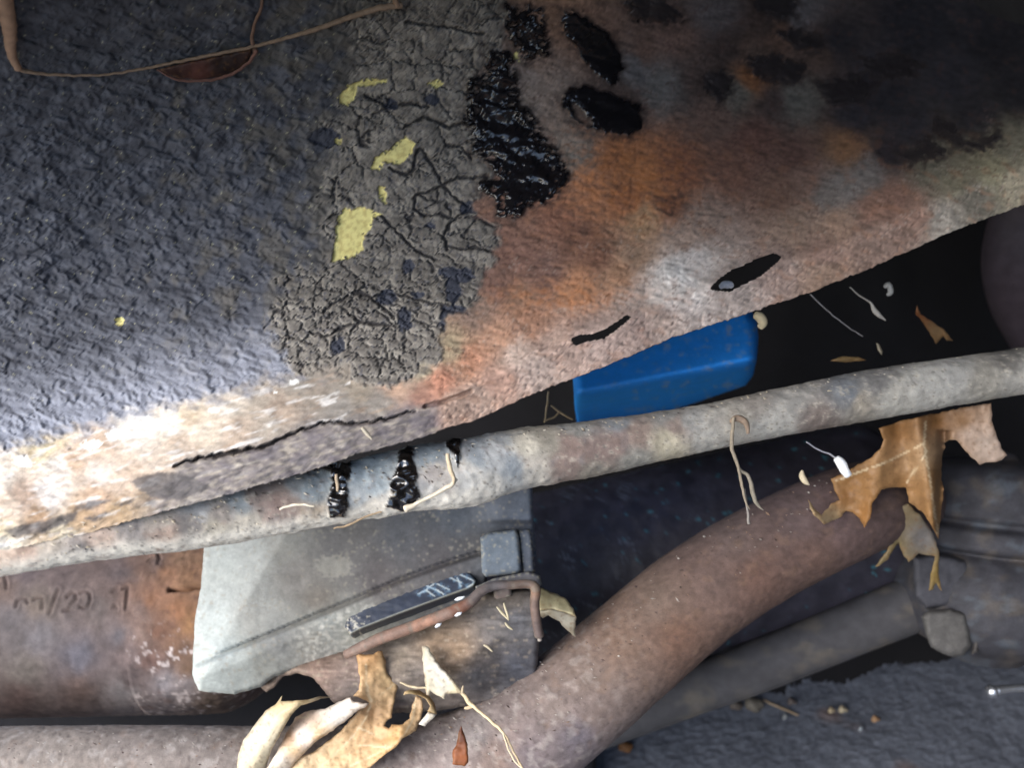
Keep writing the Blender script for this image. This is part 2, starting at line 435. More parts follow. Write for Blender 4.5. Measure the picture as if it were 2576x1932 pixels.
RUST_AND_LIGHT = [(1560, 250, (92, 74, 66)), (1760, 200, (84, 68, 62)), (1820, 120, (72, 58, 54)), (1480, 300, (104, 88, 78)), (1950, 260, (80, 66, 62)), (2100, 110, (44, 42, 48)), (2300, 60, (40, 39, 46)), (2500, 100, (38, 37, 44)), (2450, 290, (48, 46, 52)), (2560, 220, (40, 39, 46)), (2230, 260, (46, 45, 52)), (1930, 60, (76, 60, 54)), (2240, 380, (52, 46, 52)), (1330, 190, (132, 118, 110)), (1380, 230, (128, 112, 102)), (1350, 150, (126, 104, 92)), (1310, 260, (120, 108, 100)), (1400, 60, (128, 96, 76)), (1440, 380, (122, 115, 106)), (1360, 330, (124, 108, 98)),  # dark coat at the top right, with its shade painted in
        (1560, 400, (172, 108, 66)), (1620, 440, (186, 118, 70)), (1700, 430, (140, 88, 64)), (1500, 480, (172, 114, 78)), (1580, 500, (166, 104, 68)), (1680, 520, (112, 74, 58)), (1620, 550, (182, 142, 102)), (1400, 550, (134, 90, 70)), (1320, 560, (128, 92, 76)),
        (1300, 640, (126, 90, 76)), (1380, 680, (122, 90, 78)), (1500, 640, (126, 86, 66)), (1450, 600, (116, 80, 64)), (1450, 720, (178, 124, 88)), (1560, 690, (172, 128, 96)), (1300, 760, (160, 118, 92)), (1200, 780, (140, 115, 100)), (1600, 640, (160, 128, 102)), (1250, 720, (124, 92, 80)), (1720, 600, (164, 140, 124)), (1760, 560, (150, 128, 114)),
        (1900, 350, (116, 80, 68)), (2000, 400, (106, 76, 66)), (1800, 300, (118, 92, 80)), (1850, 420, (128, 90, 74)), (1960, 480, (126, 94, 78)), (2020, 440, (134, 104, 90)), (2130, 470, (130, 124, 120)), (2090, 500, (128, 120, 114)), (2180, 440, (126, 120, 116)), (2100, 560, (164, 132, 110)), (2000, 560, (150, 124, 106)), (2250, 500, (142, 106, 90)), (2200, 520, (148, 110, 92)),
        (2300, 540, (138, 106, 90)), (2200, 600, (138, 112, 98)), (2080, 640, (142, 112, 98)), (2400, 450, (126, 120, 98)), (2500, 420, (138, 132, 104)), (2450, 500, (106, 100, 88)), (2560, 460, (150, 140, 116)), (2540, 380, (118, 114, 96)), (2340, 420, (112, 108, 92)), (2370, 560, (150, 142, 130)),
        (1850, 720, (160, 145, 136)), (1950, 690, (154, 130, 118)), (2080, 690, (146, 118, 98)), (1650, 790, (172, 148, 134)), (1700, 690, (214, 210, 205)), (1660, 740, (206, 196, 188)), (1740, 660, (196, 188, 182)), (1500, 850, (174, 148, 136)), (1600, 830, (168, 142, 130)), (1350, 930, (186, 162, 148)), (1400, 880, (180, 150, 134)), (1250, 960, (182, 142, 122)), (1200, 1000, (180, 150, 132)), (1150, 1030, (170, 140, 122)),  # the whitest points paint the highlight on the crease
        (1100, 960, (186, 124, 96)), (1180, 900, (190, 132, 100)), (1260, 850, (186, 138, 108)), (1330, 810, (176, 128, 100)), (1300, 890, (196, 170, 154)), (1060, 1000, (170, 116, 92)), (1600, 750, (180, 160, 148)),
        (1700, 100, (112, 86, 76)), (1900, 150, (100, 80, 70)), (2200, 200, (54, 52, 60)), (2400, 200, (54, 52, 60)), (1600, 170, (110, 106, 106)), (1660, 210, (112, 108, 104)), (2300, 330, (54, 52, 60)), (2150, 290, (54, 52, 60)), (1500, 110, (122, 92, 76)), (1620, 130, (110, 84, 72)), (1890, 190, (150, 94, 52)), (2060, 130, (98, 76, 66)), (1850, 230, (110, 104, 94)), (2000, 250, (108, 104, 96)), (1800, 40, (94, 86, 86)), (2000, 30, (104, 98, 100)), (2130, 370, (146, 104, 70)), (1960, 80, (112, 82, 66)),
        (1000, 950, (150, 140, 126)), (900, 980, (152, 138, 118)), (800, 990, (158, 142, 124)), (750, 960, (150, 140, 126)), (1000, 975, (206, 160, 126)), (1040, 1050, (120, 112, 116)), (900, 1100, (116, 108, 112)), (980, 1070, (122, 114, 120)), (1060, 930, (160, 148, 122)), (1140, 880, (166, 148, 116)), (850, 1020, (146, 138, 128)), (950, 1020, (148, 138, 126)), (700, 1140, (126, 118, 114)), (600, 1180, (132, 122, 114)), (540, 1215, (126, 120, 118)), (640, 1160, (140, 130, 122)), (480, 1190, (130, 124, 120)), (760, 1110, (130, 122, 118)), (820, 1130, (118, 110, 112)),
        (-100, 1230, (228, 212, 192)), (0, 1200, (230, 214, 192)), (150, 1170, (236, 224, 208)), (350, 1080, (238, 230, 216)), (130, 1110, (214, 186, 130)), (110, 1125, (220, 196, 140)), (180, 1160, (206, 168, 130)), (245, 1130, (204, 170, 138)), (250, 1190, (220, 204, 188)), (430, 1060, (226, 212, 190)), (500, 1080, (208, 190, 164)), (470, 1045, (222, 196, 156)), (650, 1000, (186, 168, 146)), (580, 1020, (206, 190, 168)), (120, 1250, (228, 216, 204)), (30, 1270, (212, 186, 158)), (300, 1220, (208, 178, 148)), (200, 1300, (180, 142, 96)), (450, 1120, (206, 180, 152)), (380, 1160, (212, 190, 166)), (340, 1190, (206, 176, 146)), (600, 1080, (190, 164, 138)), (700, 1030, (180, 154, 130)), (680, 1080, (178, 162, 142)), (100, 1300, (180, 138, 92)), (0, 1340, (206, 184, 140)), (300, 1270, (178, 142, 92)), (380, 1240, (170, 140, 100)), (250, 1250, (196, 156, 118)), (60, 1250, (206, 170, 140)), (430, 1245, (196, 168, 124)), (160, 1345, (206, 188, 150)), (0, 1370, (214, 204, 184)), (480, 1262, (206, 196, 176))]
SLOPE_S = [0, 50, 100, 150, 240, 420, 650, 900, 1200, 1500, 2200, 3200]
SLOPE_V = [0, .00003, .00018, .00024, .00025, .00017, .00001, -.00013, -.00020, -.00028, -.0003, -.0003]
_s = np.arange(0, 3400, 2.0); _off = np.cumsum(np.interp(_s, SLOPE_S, SLOPE_V)) * 2.0
def panel_d0(px):
    return np.interp(px, [-900, 0, 1100, 2576, 3000, 4300], [.37, .418, .468, .560, .58, .60])
def panel_depth(px, py):
    e = np.interp(px, EDGE[:, 0], EDGE[:, 1])
    return panel_d0(px) + np.interp(e - py, _s, _off)

def body_panel():
    st = 3.4
    cols = np.concatenate([np.linspace(-900, -320, 18), np.arange(-300, 2620, st), np.linspace(2640, 3600, 20)])
    rows = np.concatenate([np.arange(0, 1440, st), np.linspace(1450, 2200, 20)])
    PX, S = np.meshgrid(cols, rows, indexing='ij')
    px = PX.ravel(); s = S.ravel()
    e = np.interp(px, EDGE[:, 0], EDGE[:, 1])
    fall = np.exp(-s / 30)
    py = e - s + fall * (5 * fbm(px / 26, s * 0 + 1.7, 3, 12) + 2.0 * gn(px / 7, s * 0 + 9, 13))
    n = len(px)
    wx = px + 16 * fbm(px / 55, py / 55, 3, 1); wy = py + 16 * fbm(px / 55 + 30, py / 55, 3, 2)
    fx = px + 6 * fbm(px / 16, py / 16, 2, 3); fy = py + 6 * fbm(px / 16 + 9, py / 16, 2, 4)
    ax0 = px * .96 + py * .28; ay0 = -px * .28 + py * .96
    # ---- zones
    u_in = inside(wx, wy, U_EDGE + [(860, 3000), (-3000, 3000), (-3000, -400), (930, -400)])
    u_d = polydist(wx, wy, [(930, -400)] + U_EDGE)
    usd = np.where(u_in, u_d, -u_d)
    zU = sst(-18, 18, usd + 85 * fbm(px / 60, py / 60, 5, 7, .6) - 8)
    lipd = np.interp(px, [p[0] for p in LIPLINE], [p[1] for p in LIPLINE]) - py    # > 0 above the line
    lipd = np.where(px > 880, 999, lipd)
    zLip = 1 - sst(-30, 34, lipd + 46 * fbm(px / 38, py / 24, 4, 21))
    zLip = np.where(px < 880, zLip, 0)
    csd = np.maximum(sd(wx, wy, C_POLY) + 26 * fbm(px / 40, py / 34, 4, 9), np.where((px < 900) & (px > 400) & (py < 935), 60, -90))
    zC = sst(-8, 10, csd) * (1 - zU) * (1 - zLip)
    zU = zU * (1 - zLip)
    yl = np.full(n, -90.0); yid = np.full(n, -1)
    for i, p in enumerate(YELLOW):
        q = sd(fx, fy, p); yid = np.where(q > 0, i, yid); yl = np.maximum(yl, q)
    yl = yl - 7 * sst(.1, .5, fbm(px / 9, py / 9, 2, 5))
    zY = sst(-1.5, 1.5, yl)
    tr = np.full(n, -90.0); tid = np.full(n, -1)
    for i, p in enumerate(TAR):
        q = sd(fx, fy, p); q = np.where(q > -40, q + 7 * fbm(px / 18, py / 18, 2, 19 + i), q)
        tid = np.where(q > np.maximum(tr, 0), i, tid); tr = np.maximum(tr, q)
    for p in TAR_HOLES: tr = np.minimum(tr, -sd(fx, fy, p))
    spk = fbm(px / 22, py / 13, 4, 44)
    tr = np.where(tid <= 1, tr - 34 * sst(.06, .36, spk) - 5 * sst(.1, .4, fbm(px / 12, py / 9, 2, 46)), tr)
    soft = np.isin(tid, list(range(4, 13))) | (px > 1900)
    tr = tr + np.where(tr > -40, 9 * fbm(px / 34, py / 22, 3, 47) - np.where(soft, 16 * sst(.0, .4, fbm(ax0 / 26, ay0 / 10, 4, 48)), 0), 0)
    zT = np.where(soft, .9 * sst(-12, 10, tr), sst(-3, 3, tr))
    dk = np.full(n, -1.0)
    for (a, b, ra, rb) in DARKS: dk = np.maximum(dk, 1 - np.hypot((wx - a) / ra, (wy - b) / rb) + .35 * fbm(px / 14, py / 14, 3, 8))
    zD = sst(0, .12, dk) * np.clip(zC + zU, 0, 1)
    # ---- heights (metres, towards the camera)
    ca, sa = math.cos(.28), math.sin(.28)
    ax = px * ca + py * sa; ay = -px * sa + py * ca
    f1, f2, _ = worley(ax / 46 + .5 * gn(px / 20, py / 20, 61), ay / 23 + .5 * gn(px / 20, py / 20, 62), 63)
    g1, g2, _ = worley(ax / 19 + .4 * gn(px / 9, py / 9, 71), ay / 11.5, 73)
    ridge = 1 - np.abs(gn(ax / 60 + .6 * gn(px / 30, py / 30, 81), ay / 20, 83)) * 3.2
    lump = .0026 * (.75 - f1) * (.6 + .8 * sst(-.3, .3, gn(px / 70, py / 60, 66))) + .0003 * (.6 - g1) + .0020 * fbm(ax / 60, ay / 24, 4, 88) - .0006 * sst(.62, 1, ridge) * (f2 - f1 < .35)
    # cracked coat: big plates and smaller crazing
    k1, k2, kid = worley((wx + 5 * gn(px / 12, py / 12, 3)) / 74, (wy + 5 * gn(px / 12, py / 12, 4)) / 60, 101, .95)
    q1, q2, _ = worley((fx + 8 * gn(px / 20, py / 20, 5)) / 33, (fy + 8 * gn(px / 20, py / 20, 6)) / 25, 111, .95)
    width = 5.0 + 3.0 * gn(px / 60, py / 60, 120)
    open1 = sst(-.25, .15, fbm(px / 130, py / 130, 2, 125) + .12)
    crack = (1 - sst(0.0, width, (k2 - k1) * 60)) * open1
    open2 = sst(-.05, .25, fbm(px / 90, py / 90, 2, 121))
    low = sst(560, 760, py)                                   # finer crazing low down
    craz = (1 - sst(0, 3.0, (q2 - q1) * 25)) * np.clip(.25 + open2 * .7 + low * .8, 0, 1)
    cx = px + 4 * gn(px / 15, py / 15, 8); cy = py + 4 * gn(px / 15, py / 15, 9)
    big = np.full(n, 99.0)
    for c in CRACKS: big = np.minimum(big, polydist(cx, cy, c))
    big = 1 - sst(1.6, 4.6 + 1.6 * gn(px / 30, py / 30, 6), big)
    cr = np.clip(np.maximum(np.maximum(crack, craz * .75), big * 1.25), 0, 1.2)
    plate = .0012 - .0026 * cr + .0006 * fbm(px / 16, py / 12, 4, 130) + .0009 * (.5 - k1) + .0010 * (.5 - q1) - .0006 * sst(.3, .5, gn(px / 7, py / 6, 134))
    rust = (1 - .5 * sst(900, 1000, py) * sst(1100, 1000, px)) * .0008 * fbm(ax / 44, ay / 22, 4, 140, .5) - .0006 * sst(.2, .5, gn(px / 11, py / 9, 142)) * (1 - sst(930, 1000, py) * sst(1130, 1040, px)) * (1 - zLip) + .0012 * fbm(px / 120, py / 80, 3, 145)
    rift = polydist(px + 5 * gn(px / 22, py / 22, 33), py + 5 * gn(px / 22, py / 22, 34), RIFT)
    rw = np.interp(px, [440, 520, 640, 760, 900, 1044], [1, 5.5, 5, 3, 2, 1]) * (1 + .5 * gn(px / 30, px * 0, 77))
    below = py > np.interp(px, [p[0] for p in RIFT], [p[1] for p in RIFT])
    zM = sst(-18, 10, py - np.interp(px, [300, 440] + [p[0] for p in RIFT[1:]] + [1110], [1260, 1200] + [p[1] for p in RIFT[1:]] + [1012]) + 8 * fbm(px / 25, py / 25, 3, 35)) * sst(300, 430, px + 40 * fbm(px / 40, py / 30, 2, 36)) * sst(1120, 1085, px)
    mud = .0016 * fbm((px * .962 - py * .272) / 60, (px * .272 + py * .962) / 15, 4, 150, .5) + .0016 * zM + .0010 * zM * (.5 - worley(ax / 40, ay / 19, 155)[0])
    lipz = np.clip(zLip + sst(930, 1000, py) * sst(1130, 1040, px), 0, 1)
    rusty = rust + lipz * mud * .9
    h = zU * lump + zC * np.where(zY > .3, .0002, plate) + (1 - np.clip(zU + zC, 0, 1)) * rusty
    h = h - .0011 * zD - .0012 * zY + .0002 * zY
    tl = .0030 * fbm(ax / 60, ay / 36, 2, 160) 
    smooth_tar = np.isin(tid, [2, 3])
    h = h + zT * (np.where(smooth_tar, tl * .45, tl) + .0012 + np.clip(tr, 0, 14) * .00012)
    h = h - .006 * (1 - sst(rw * .4, rw + 3.5, rift))
    h = h - .004 * (1 - sst(1.5, 7, polydist(px, py, RIFT2)))
    h1 = sd(px, py, HOLE1); h2 = sd(px, py, HOLE2)
    up1 = sst(-60, 0, h1) * (py < np.interp(px, [1438, 1490, 1540, 1580], [866, 850, 825, 800]))
    h = h + .003 * up1 + .0022 * sst(-40, 0, h2)
    d = panel_d0(px) + np.interp(e - py, _s, _off) - h
    d = d + .24 * sst(1450, 2600, px) * sst(90, 560, s)
    # a raised bead where the shelf turns down into the flange, and a few soft dents
    d = d - .004 * np.exp(-((s - 92 - 20 * gn(px / 200, px * 0, 4)) / 26) ** 2) * sst(1050, 1200, px) + .006 * fbm(px / 420, py / 420, 2, 170)
    d = d + .012 * np.exp(-(((px - 1640) / 170) ** 2 + ((py - 140) / 110) ** 2)) - .006 * np.exp(-(((px - 1480) / 120) ** 2 + ((py - 480) / 200) ** 2))
    # ---- colours
    base = splat(wx + 9 * fbm(px / 13, py / 10, 3, 198), wy + 9 * fbm(px / 13 + 3, py / 10, 3, 199), RUST_AND_LIGHT, 4.6, 10)
    m1 = fbm(ax / 26, ay / 14, 5, 200, .62); m2 = fbm(ax / 60, ay / 40, 4, 205); m3 = fbm(ax / 9, ay / 6, 3, 207)
    dark = lin((74, 50, 44)); pale = lin((196, 180, 166)); org = lin((170, 112, 72))
    zr = 1 - lipz
    m4 = fbm(ax / 46, ay / 9, 4, 209)
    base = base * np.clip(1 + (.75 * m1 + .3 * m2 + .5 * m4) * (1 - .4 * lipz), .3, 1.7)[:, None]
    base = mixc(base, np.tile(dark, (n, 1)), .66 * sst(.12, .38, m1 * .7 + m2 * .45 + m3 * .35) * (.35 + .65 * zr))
    base = mixc(base, np.tile(org, (n, 1)), .22 * sst(.12, .4, fbm(ax / 44, ay / 26, 4, 211)) * zr * sst(250, 420, py))
    base = mixc(base, np.tile(pale, (n, 1)), .4 * sst(.24, .46, m3 * .6 + .5 * fbm(px / 70, py / 50, 3, 214)) * sst(500, 700, py + .25 * px - 350))
    ex = px * .962 - py * .272; ey = px * .272 + py * .962
    gr = base.mean(1, keepdims=True); base = base * .9 + gr * .10 * np.array([1.02, .99, 1.0])
    ow = np.exp(-(((wx - 1580) / 170) ** 2 + ((wy - 450) / 110) ** 2)) + .7 * np.exp(-(((wx - 1420) / 190) ** 2 + ((wy - 745) / 40) ** 2))
    base = mixc(base, np.tile(lin((188, 116, 62)), (n, 1)), np.clip(.75 * ow * sst(-.25, .3, m1 + .3 * m4), 0, 1))
    # lip: worn primer, ochre and cream
    lipc = mixc(base, np.tile(lin((182, 140, 100)), (n, 1)), .28 * sst(.10, .4, fbm(ex / 70, ey / 12, 4, 220)) * lipz)
    base = mixc(lipc, np.tile(lin((236, 233, 230)), (n, 1)), .6 * sst(.12, .4, fbm(ex / 80, ey / 16, 4, 224)) * zLip)
    mudc = mixc(np.tile(lin((122, 113, 112)), (n, 1)), np.tile(lin((164, 152, 136)), (n, 1)), sst(-.1, .4, fbm(ex / 34, ey / 9, 4, 226)))
    mudc = mixc(mudc, np.tile(lin((102, 94, 104)), (n, 1)), .7 * sst(0, .3, fbm(px / 80, py / 40, 3, 228)))
    base = mixc(base, mudc, zM * .85)
    gl = base.mean(1, keepdims=True); base = base * (1 - .22 * lipz)[:, None] + gl * np.array([1.03, 1.0, .95]) * (.21 * lipz)[:, None]
    sw = np.full(n, -90.0)
    for p in STAINS: sw = np.maximum(sw, sd(wx * .4 + px * .6, wy * .4 + py * .6, p))
    base = mixc(base, np.tile(lin((92, 88, 88)), (n, 1)), .85 * sst(-7, 2, sw + 6 * fbm(px / 10, py / 6, 3, 230)))
    uc = mixc(np.tile(lin((60, 62, 70)), (n, 1)), np.tile(lin((92, 95, 105)), (n, 1)), sst(-.5, .8, fbm(ax / 50, ay / 30, 4, 240) + .25 * (.5 - f1)))
    uc = mixc(uc, np.tile(lin((96, 91, 82)), (n, 1)), .6 * sst(.0, .5, fbm(px / 60, py / 60, 3, 243) + .0011 * (px - 520)))
    uc = mixc(uc, np.tile(lin((190, 186, 150)), (n, 1)), .5 * sst(.50, .62, fbm(ax / 15, ay / 9, 2, 246)))
    uc = mixc(uc, np.tile(lin((158, 162, 176)), (n, 1)), .7 * sst(250, 0, lipd + 40 * fbm(px / 60, py / 40, 3, 247)))
    ccx = mixc(np.tile(lin((104, 99, 93)), (n, 1)), np.tile(lin((138, 132, 123)), (n, 1)), sst(-.3, .4, fbm(px / 40, py / 30, 4, 250)))
    hk = (kid * 7919 % 1000) / 1000.0
    ccx = ccx * (.86 + .3 * hk)[:, None]
    ccx = mixc(ccx, np.tile(lin((80, 80, 88)), (n, 1)), .75 * sst(.22, .42, fbm(px / 15, py / 11, 3, 254)))
    ccx = mixc(ccx, np.tile(lin((46, 44, 46)), (n, 1)), .85 * sst(.35, .9, cr))
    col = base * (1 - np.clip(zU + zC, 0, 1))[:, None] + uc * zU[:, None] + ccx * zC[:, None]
    col = mixc(col, np.tile(lin((58, 61, 72)), (n, 1)), zD)
    yc = mixc(np.tile(lin((226, 216, 138)), (n, 1)), np.tile(lin((200, 184, 112)), (n, 1)), sst(-.2, .4, fbm(px / 12, py / 12, 3, 260)))
    col = mixc(col, yc, zY)
    # flecks of white salt near the lip
    for (a, b, ra, rb) in [(740, 963, 15, 11), (540, 1032, 16, 9), (385, 1062, 44, 16), (300, 1095, 40, 14), (690, 985, 6, 5), (230, 1120, 26, 14), (60, 1160, 30, 16)]:
        w = sst(0, .4, 1 - np.hypot((wx - a) / ra, (wy - b) / rb) + .5 * fbm(px / 8, py / 8, 2, 262))
        col = mixc(col, np.tile(lin((244, 242, 236)), (n, 1)), w)
    col = mixc(col, np.tile(lin((58, 46, 42)), (n, 1)), .7 * sst(-26, 2, tr + 14 * fbm(px / 16, py / 12, 3, 263)))
    tc = np.where(soft[:, None], lin((40, 35, 38)), lin((19, 18, 22)))
    col = mixc(col, tc, zT)
    col = np.where((rift < rw * .9)[:, None], lin((58, 52, 50)), col)
    rgh = np.clip(.82 - np.where(soft, .3, .60) * zT - .1 * zY, .16, 1)
    # ---- points, normals
    W = to_world(cam_pt(px, py, d))
    G = W.reshape(len(cols), len(rows), 3)
    du = np.gradient(G, axis=0); dv = np.gradient(G, axis=1)
    N = np.cross(du, dv); N /= np.maximum(np.linalg.norm(N, axis=2), 1e-12)[..., None]
    N = N.reshape(-1, 3)
    if (N[len(N) // 3] @ (np.array([0, 0, CAM_H]) - W[len(N) // 3])) < 0: N = -N
    I = np.arange(n).reshape(len(cols), len(rows))
    F = np.stack([I[:-1, :-1].ravel(), I[1:, :-1].ravel(), I[1:, 1:].ravel(), I[:-1, 1:].ravel()], -1)
    fv = lambda a: a[F].mean(1)
    keep = ~((fv(h1) > -3.5) | (fv(h2) > -3.5))
    lab = np.zeros(len(F), int)                        # 0 metal, 1 undercoat, 2 lip, 3.. separate pieces
    lab[fv(zU) > .5] = 1
    lab[(fv(zLip) > .5)] = 2
    inview = (fv(px) > -30) & (fv(px) < 2610) & (fv(py) > -40)
    fc = F[:, 0]
    fl = (fv(zC) > .6) & (fv(cr) < .45) & (fv(zD) < .4) & inview & (fv(zT) < .4) & (fv(zY) < .4)
    root = thing('body_panel', 'large rusted car body panel with cracked dark undercoating and torn lower edge', 'car panel', wpt(1100, 1090, .47))
    m_pan = vmat('panel_coating', 1400, .22, .35, .0005, .3)
    m_tar = vmat('wet_tar', 500, .2, .12, .0006, .6)
    m_yel = vmat('yellow_paint', 900, .12, .15, .0003, .4)
    lab[(fv(zC) >= .5) & (lab == 0)] = 3
    done = ~keep
    def part(name, sel, mat, parent, label=None):
        ff = F[sel]; ids, inv = np.unique(ff, return_inverse=True)
        return obj(name, W[ids], inv.reshape(ff.shape), mat, parent, label, col=col[ids], rgh=rgh[ids], normals=N[ids])
    pieces = []
    def piece(name, sel, mat, label=None):
        sel = sel & ~done
        if sel.sum() < 12: return
        done[sel] = True
        pieces.append((name, sel, mat, label, np.bincount(lab[sel], minlength=4).argmax()))
    for i in range(len(YELLOW)):
        piece('paint_patch', (fv(zY) > .5) & (yid[fc] == i), m_yel, 'bare yellow paint showing through the dark coating')
    for i in range(len(TAR)):
        piece('tar_patch', (fv(zT) > .5) & (tid[fc] == i), m_tar, 'glossy black patch of tar' if i < 4 else 'dark sooty patch of old tar')
    for k in np.unique(kid[fc[fl]]):
        piece('coating_flake', fl & (kid[fc] == k), m_pan)
    bases = [part('rusted_metal', (lab == 0) & ~done, m_pan, root, 'orange and brown rusted bare sheet metal'),
             part('undercoating', (lab == 1) & ~done, m_pan, root, 'dark blue grey pebbled undercoating'),
             part('lower_lip', (lab == 2) & ~done, m_pan, root, 'cream and ochre worn lower lip with bare primer'),
             part('cracked_coating', (lab == 3) & ~done, m_pan, root, 'grey cracked coating with dark gaps between its flakes')]
    for name, sel, mat, label, b in pieces:
        part(name, sel, mat, bases[b], label)
    # folded hem behind the bottom edge gives the sheet its thickness
    b = I[:, 0]; base_d = d[b]
    rows_h = [(0, 0), (.0012, 1.5), (.003, 1.0), (.0035, -8), (.004, -60)]
    hv = np.concatenate([to_world(cam_pt(px[b], py[b] + q, base_d + k)) for k, q in rows_h])
    nb = len(b); J = np.arange(nb * len(rows_h)).reshape(len(rows_h), nb)
    hf = np.stack([J[:-1, :-1].ravel(), J[1:, :-1].ravel(), J[1:, 1:].ravel(), J[:-1, 1:].ravel()], -1)
    obj('hem', hv, hf, m_pan, root, col=np.tile(col[b], (len(rows_h), 1)), rgh=.85)
    # walls of the two rust holes
    for p in (HOLE1, HOLE2):
        q = np.array(spline([(x, y, 0, 0) for x, y in p + p[:1]], 4))[:, :2]
        dd = panel_depth(q[:, 0], q[:, 1]) - .003
        k = len(q)
        v = np.concatenate([to_world(cam_pt(q[:, 0], q[:, 1], dd + t)) for t in (0, .001, .004)])
        J = np.arange(3 * k).reshape(3, k)
        f = np.stack([J[:-1, :-1].ravel(), J[1:, :-1].ravel(), J[1:, 1:].ravel(), J[:-1, 1:].ravel()], -1)
        obj('hole_rim', v, f, m_pan, root, col=np.tile(lin((120, 96, 82)), (3 * k, 1)), rgh=.9)
    return root
body_panel()

# ------------------------------------------------------------------ the muddy tube in front
TUBE = [(-420, 1462, .418, 78), (0, 1372, .434, 78), (250, 1332, .446, 77), (500, 1302, .462, 77), (815, 1250, .482, 74), (1025, 1208, .494, 80), (1165, 1190, .502, 84), (1316, 1154, .512, 76), (1502, 1126, .523, 69), (1747, 1081, .538, 59), (1980, 1034, .552, 60), (2213, 990, .566, 63), (2576, 932, .588, 58), (3000, 862, .61, 57)]
DRIPS = [[(752, 1175), (800, 1162), (880, 1150), (884, 1190), (872, 1215), (878, 1270), (866, 1300), (830, 1302), (822, 1262), (836, 1215), (828, 1192), (800, 1186), (770, 1190)],
         [(1000, 1138), (1024, 1126), (1040, 1128), (1042, 1160), (1052, 1190), (1046, 1215), (1058, 1248), (1046, 1268), (1010, 1282), (968, 1272), (985, 1240), (978, 1225), (992, 1190), (1002, 1160)],
         [(1120, 1108), (1160, 1104), (1158, 1140), (1152, 1180), (1140, 1150), (1122, 1128)]]
TUBE_COL = [(0, 1400, (226, 190, 158)), (60, 1420, (224, 180, 148)), (120, 1370, (206, 186, 162)), (200, 1400, (150, 138, 132)), (160, 1420, (128, 122, 122)), (260, 1370, (198, 164, 140)), (330, 1330, (150, 140, 134)), (400, 1310, (160, 146, 132)), (300, 1400, (210, 198, 180)), (420, 1350, (176, 142, 120)), (500, 1290, (146, 148, 150)), (480, 1320, (126, 118, 114)), (540, 1330, (190, 176, 150)), (600, 1260, (128, 140, 146)), (560, 1290, (150, 138, 128)),
            (640, 1240, (146, 124, 112)), (700, 1230, (152, 128, 114)), (740, 1210, (136, 142, 144)), (780, 1230, (126, 144, 152)), (700, 1270, (146, 118, 108)), (720, 1280, (150, 124, 112)), (620, 1330, (196, 182, 158)), (780, 1300, (186, 160, 126)), (900, 1180, (120, 142, 158)), (940, 1220, (140, 158, 168)), (920, 1170, (128, 150, 162)), (900, 1250, (150, 160, 166)), (940, 1280, (206, 196, 178)), (990, 1270, (210, 200, 184)), (860, 1310, (196, 184, 162)),
            (1080, 1150, (128, 146, 158)), (1090, 1190, (160, 150, 144)), (1100, 1230, (196, 192, 184)), (1200, 1150, (140, 152, 162)), (1180, 1200, (204, 200, 190)), (1250, 1150, (176, 180, 182)), (1230, 1220, (196, 190, 178)), (1160, 1260, (200, 194, 182)), (1330, 1120, (200, 190, 166)), (1380, 1110, (160, 150, 130)), (1340, 1180, (188, 178, 162)), (1290, 1180, (150, 160, 168)),
            (1440, 1120, (146, 116, 104)), (1500, 1140, (142, 114, 104)), (1560, 1110, (146, 116, 104)), (1420, 1170, (146, 118, 106)), (1600, 1090, (152, 124, 108)), (1700, 1070, (150, 126, 112)), (1450, 1070, (150, 148, 140)), (1560, 1060, (134, 140, 146)), (1680, 1040, (148, 146, 140)), (1500, 1190, (150, 138, 120)), (1600, 1160, (150, 146, 134)), (1680, 1110, (190, 176, 140)), (1740, 1060, (156, 154, 148)), (1800, 1060, (166, 160, 148)), (1780, 1100, (168, 164, 154)),
            (1860, 1040, (160, 152, 138)), (1900, 1010, (150, 140, 128)), (1950, 1070, (172, 168, 158)), (2060, 1060, (128, 110, 100)), (2000, 1000, (150, 146, 138)), (2140, 990, (108, 116, 126)), (2160, 1010, (150, 138, 118)), (2200, 960, (120, 118, 116)), (2250, 1010, (168, 164, 152)), (2350, 960, (166, 164, 156)), (2400, 930, (158, 156, 150)), (2480, 950, (150, 144, 130)), (2530, 900, (110, 106, 100)), (2560, 960, (160, 156, 146)), (2340, 1020, (170, 166, 156))]
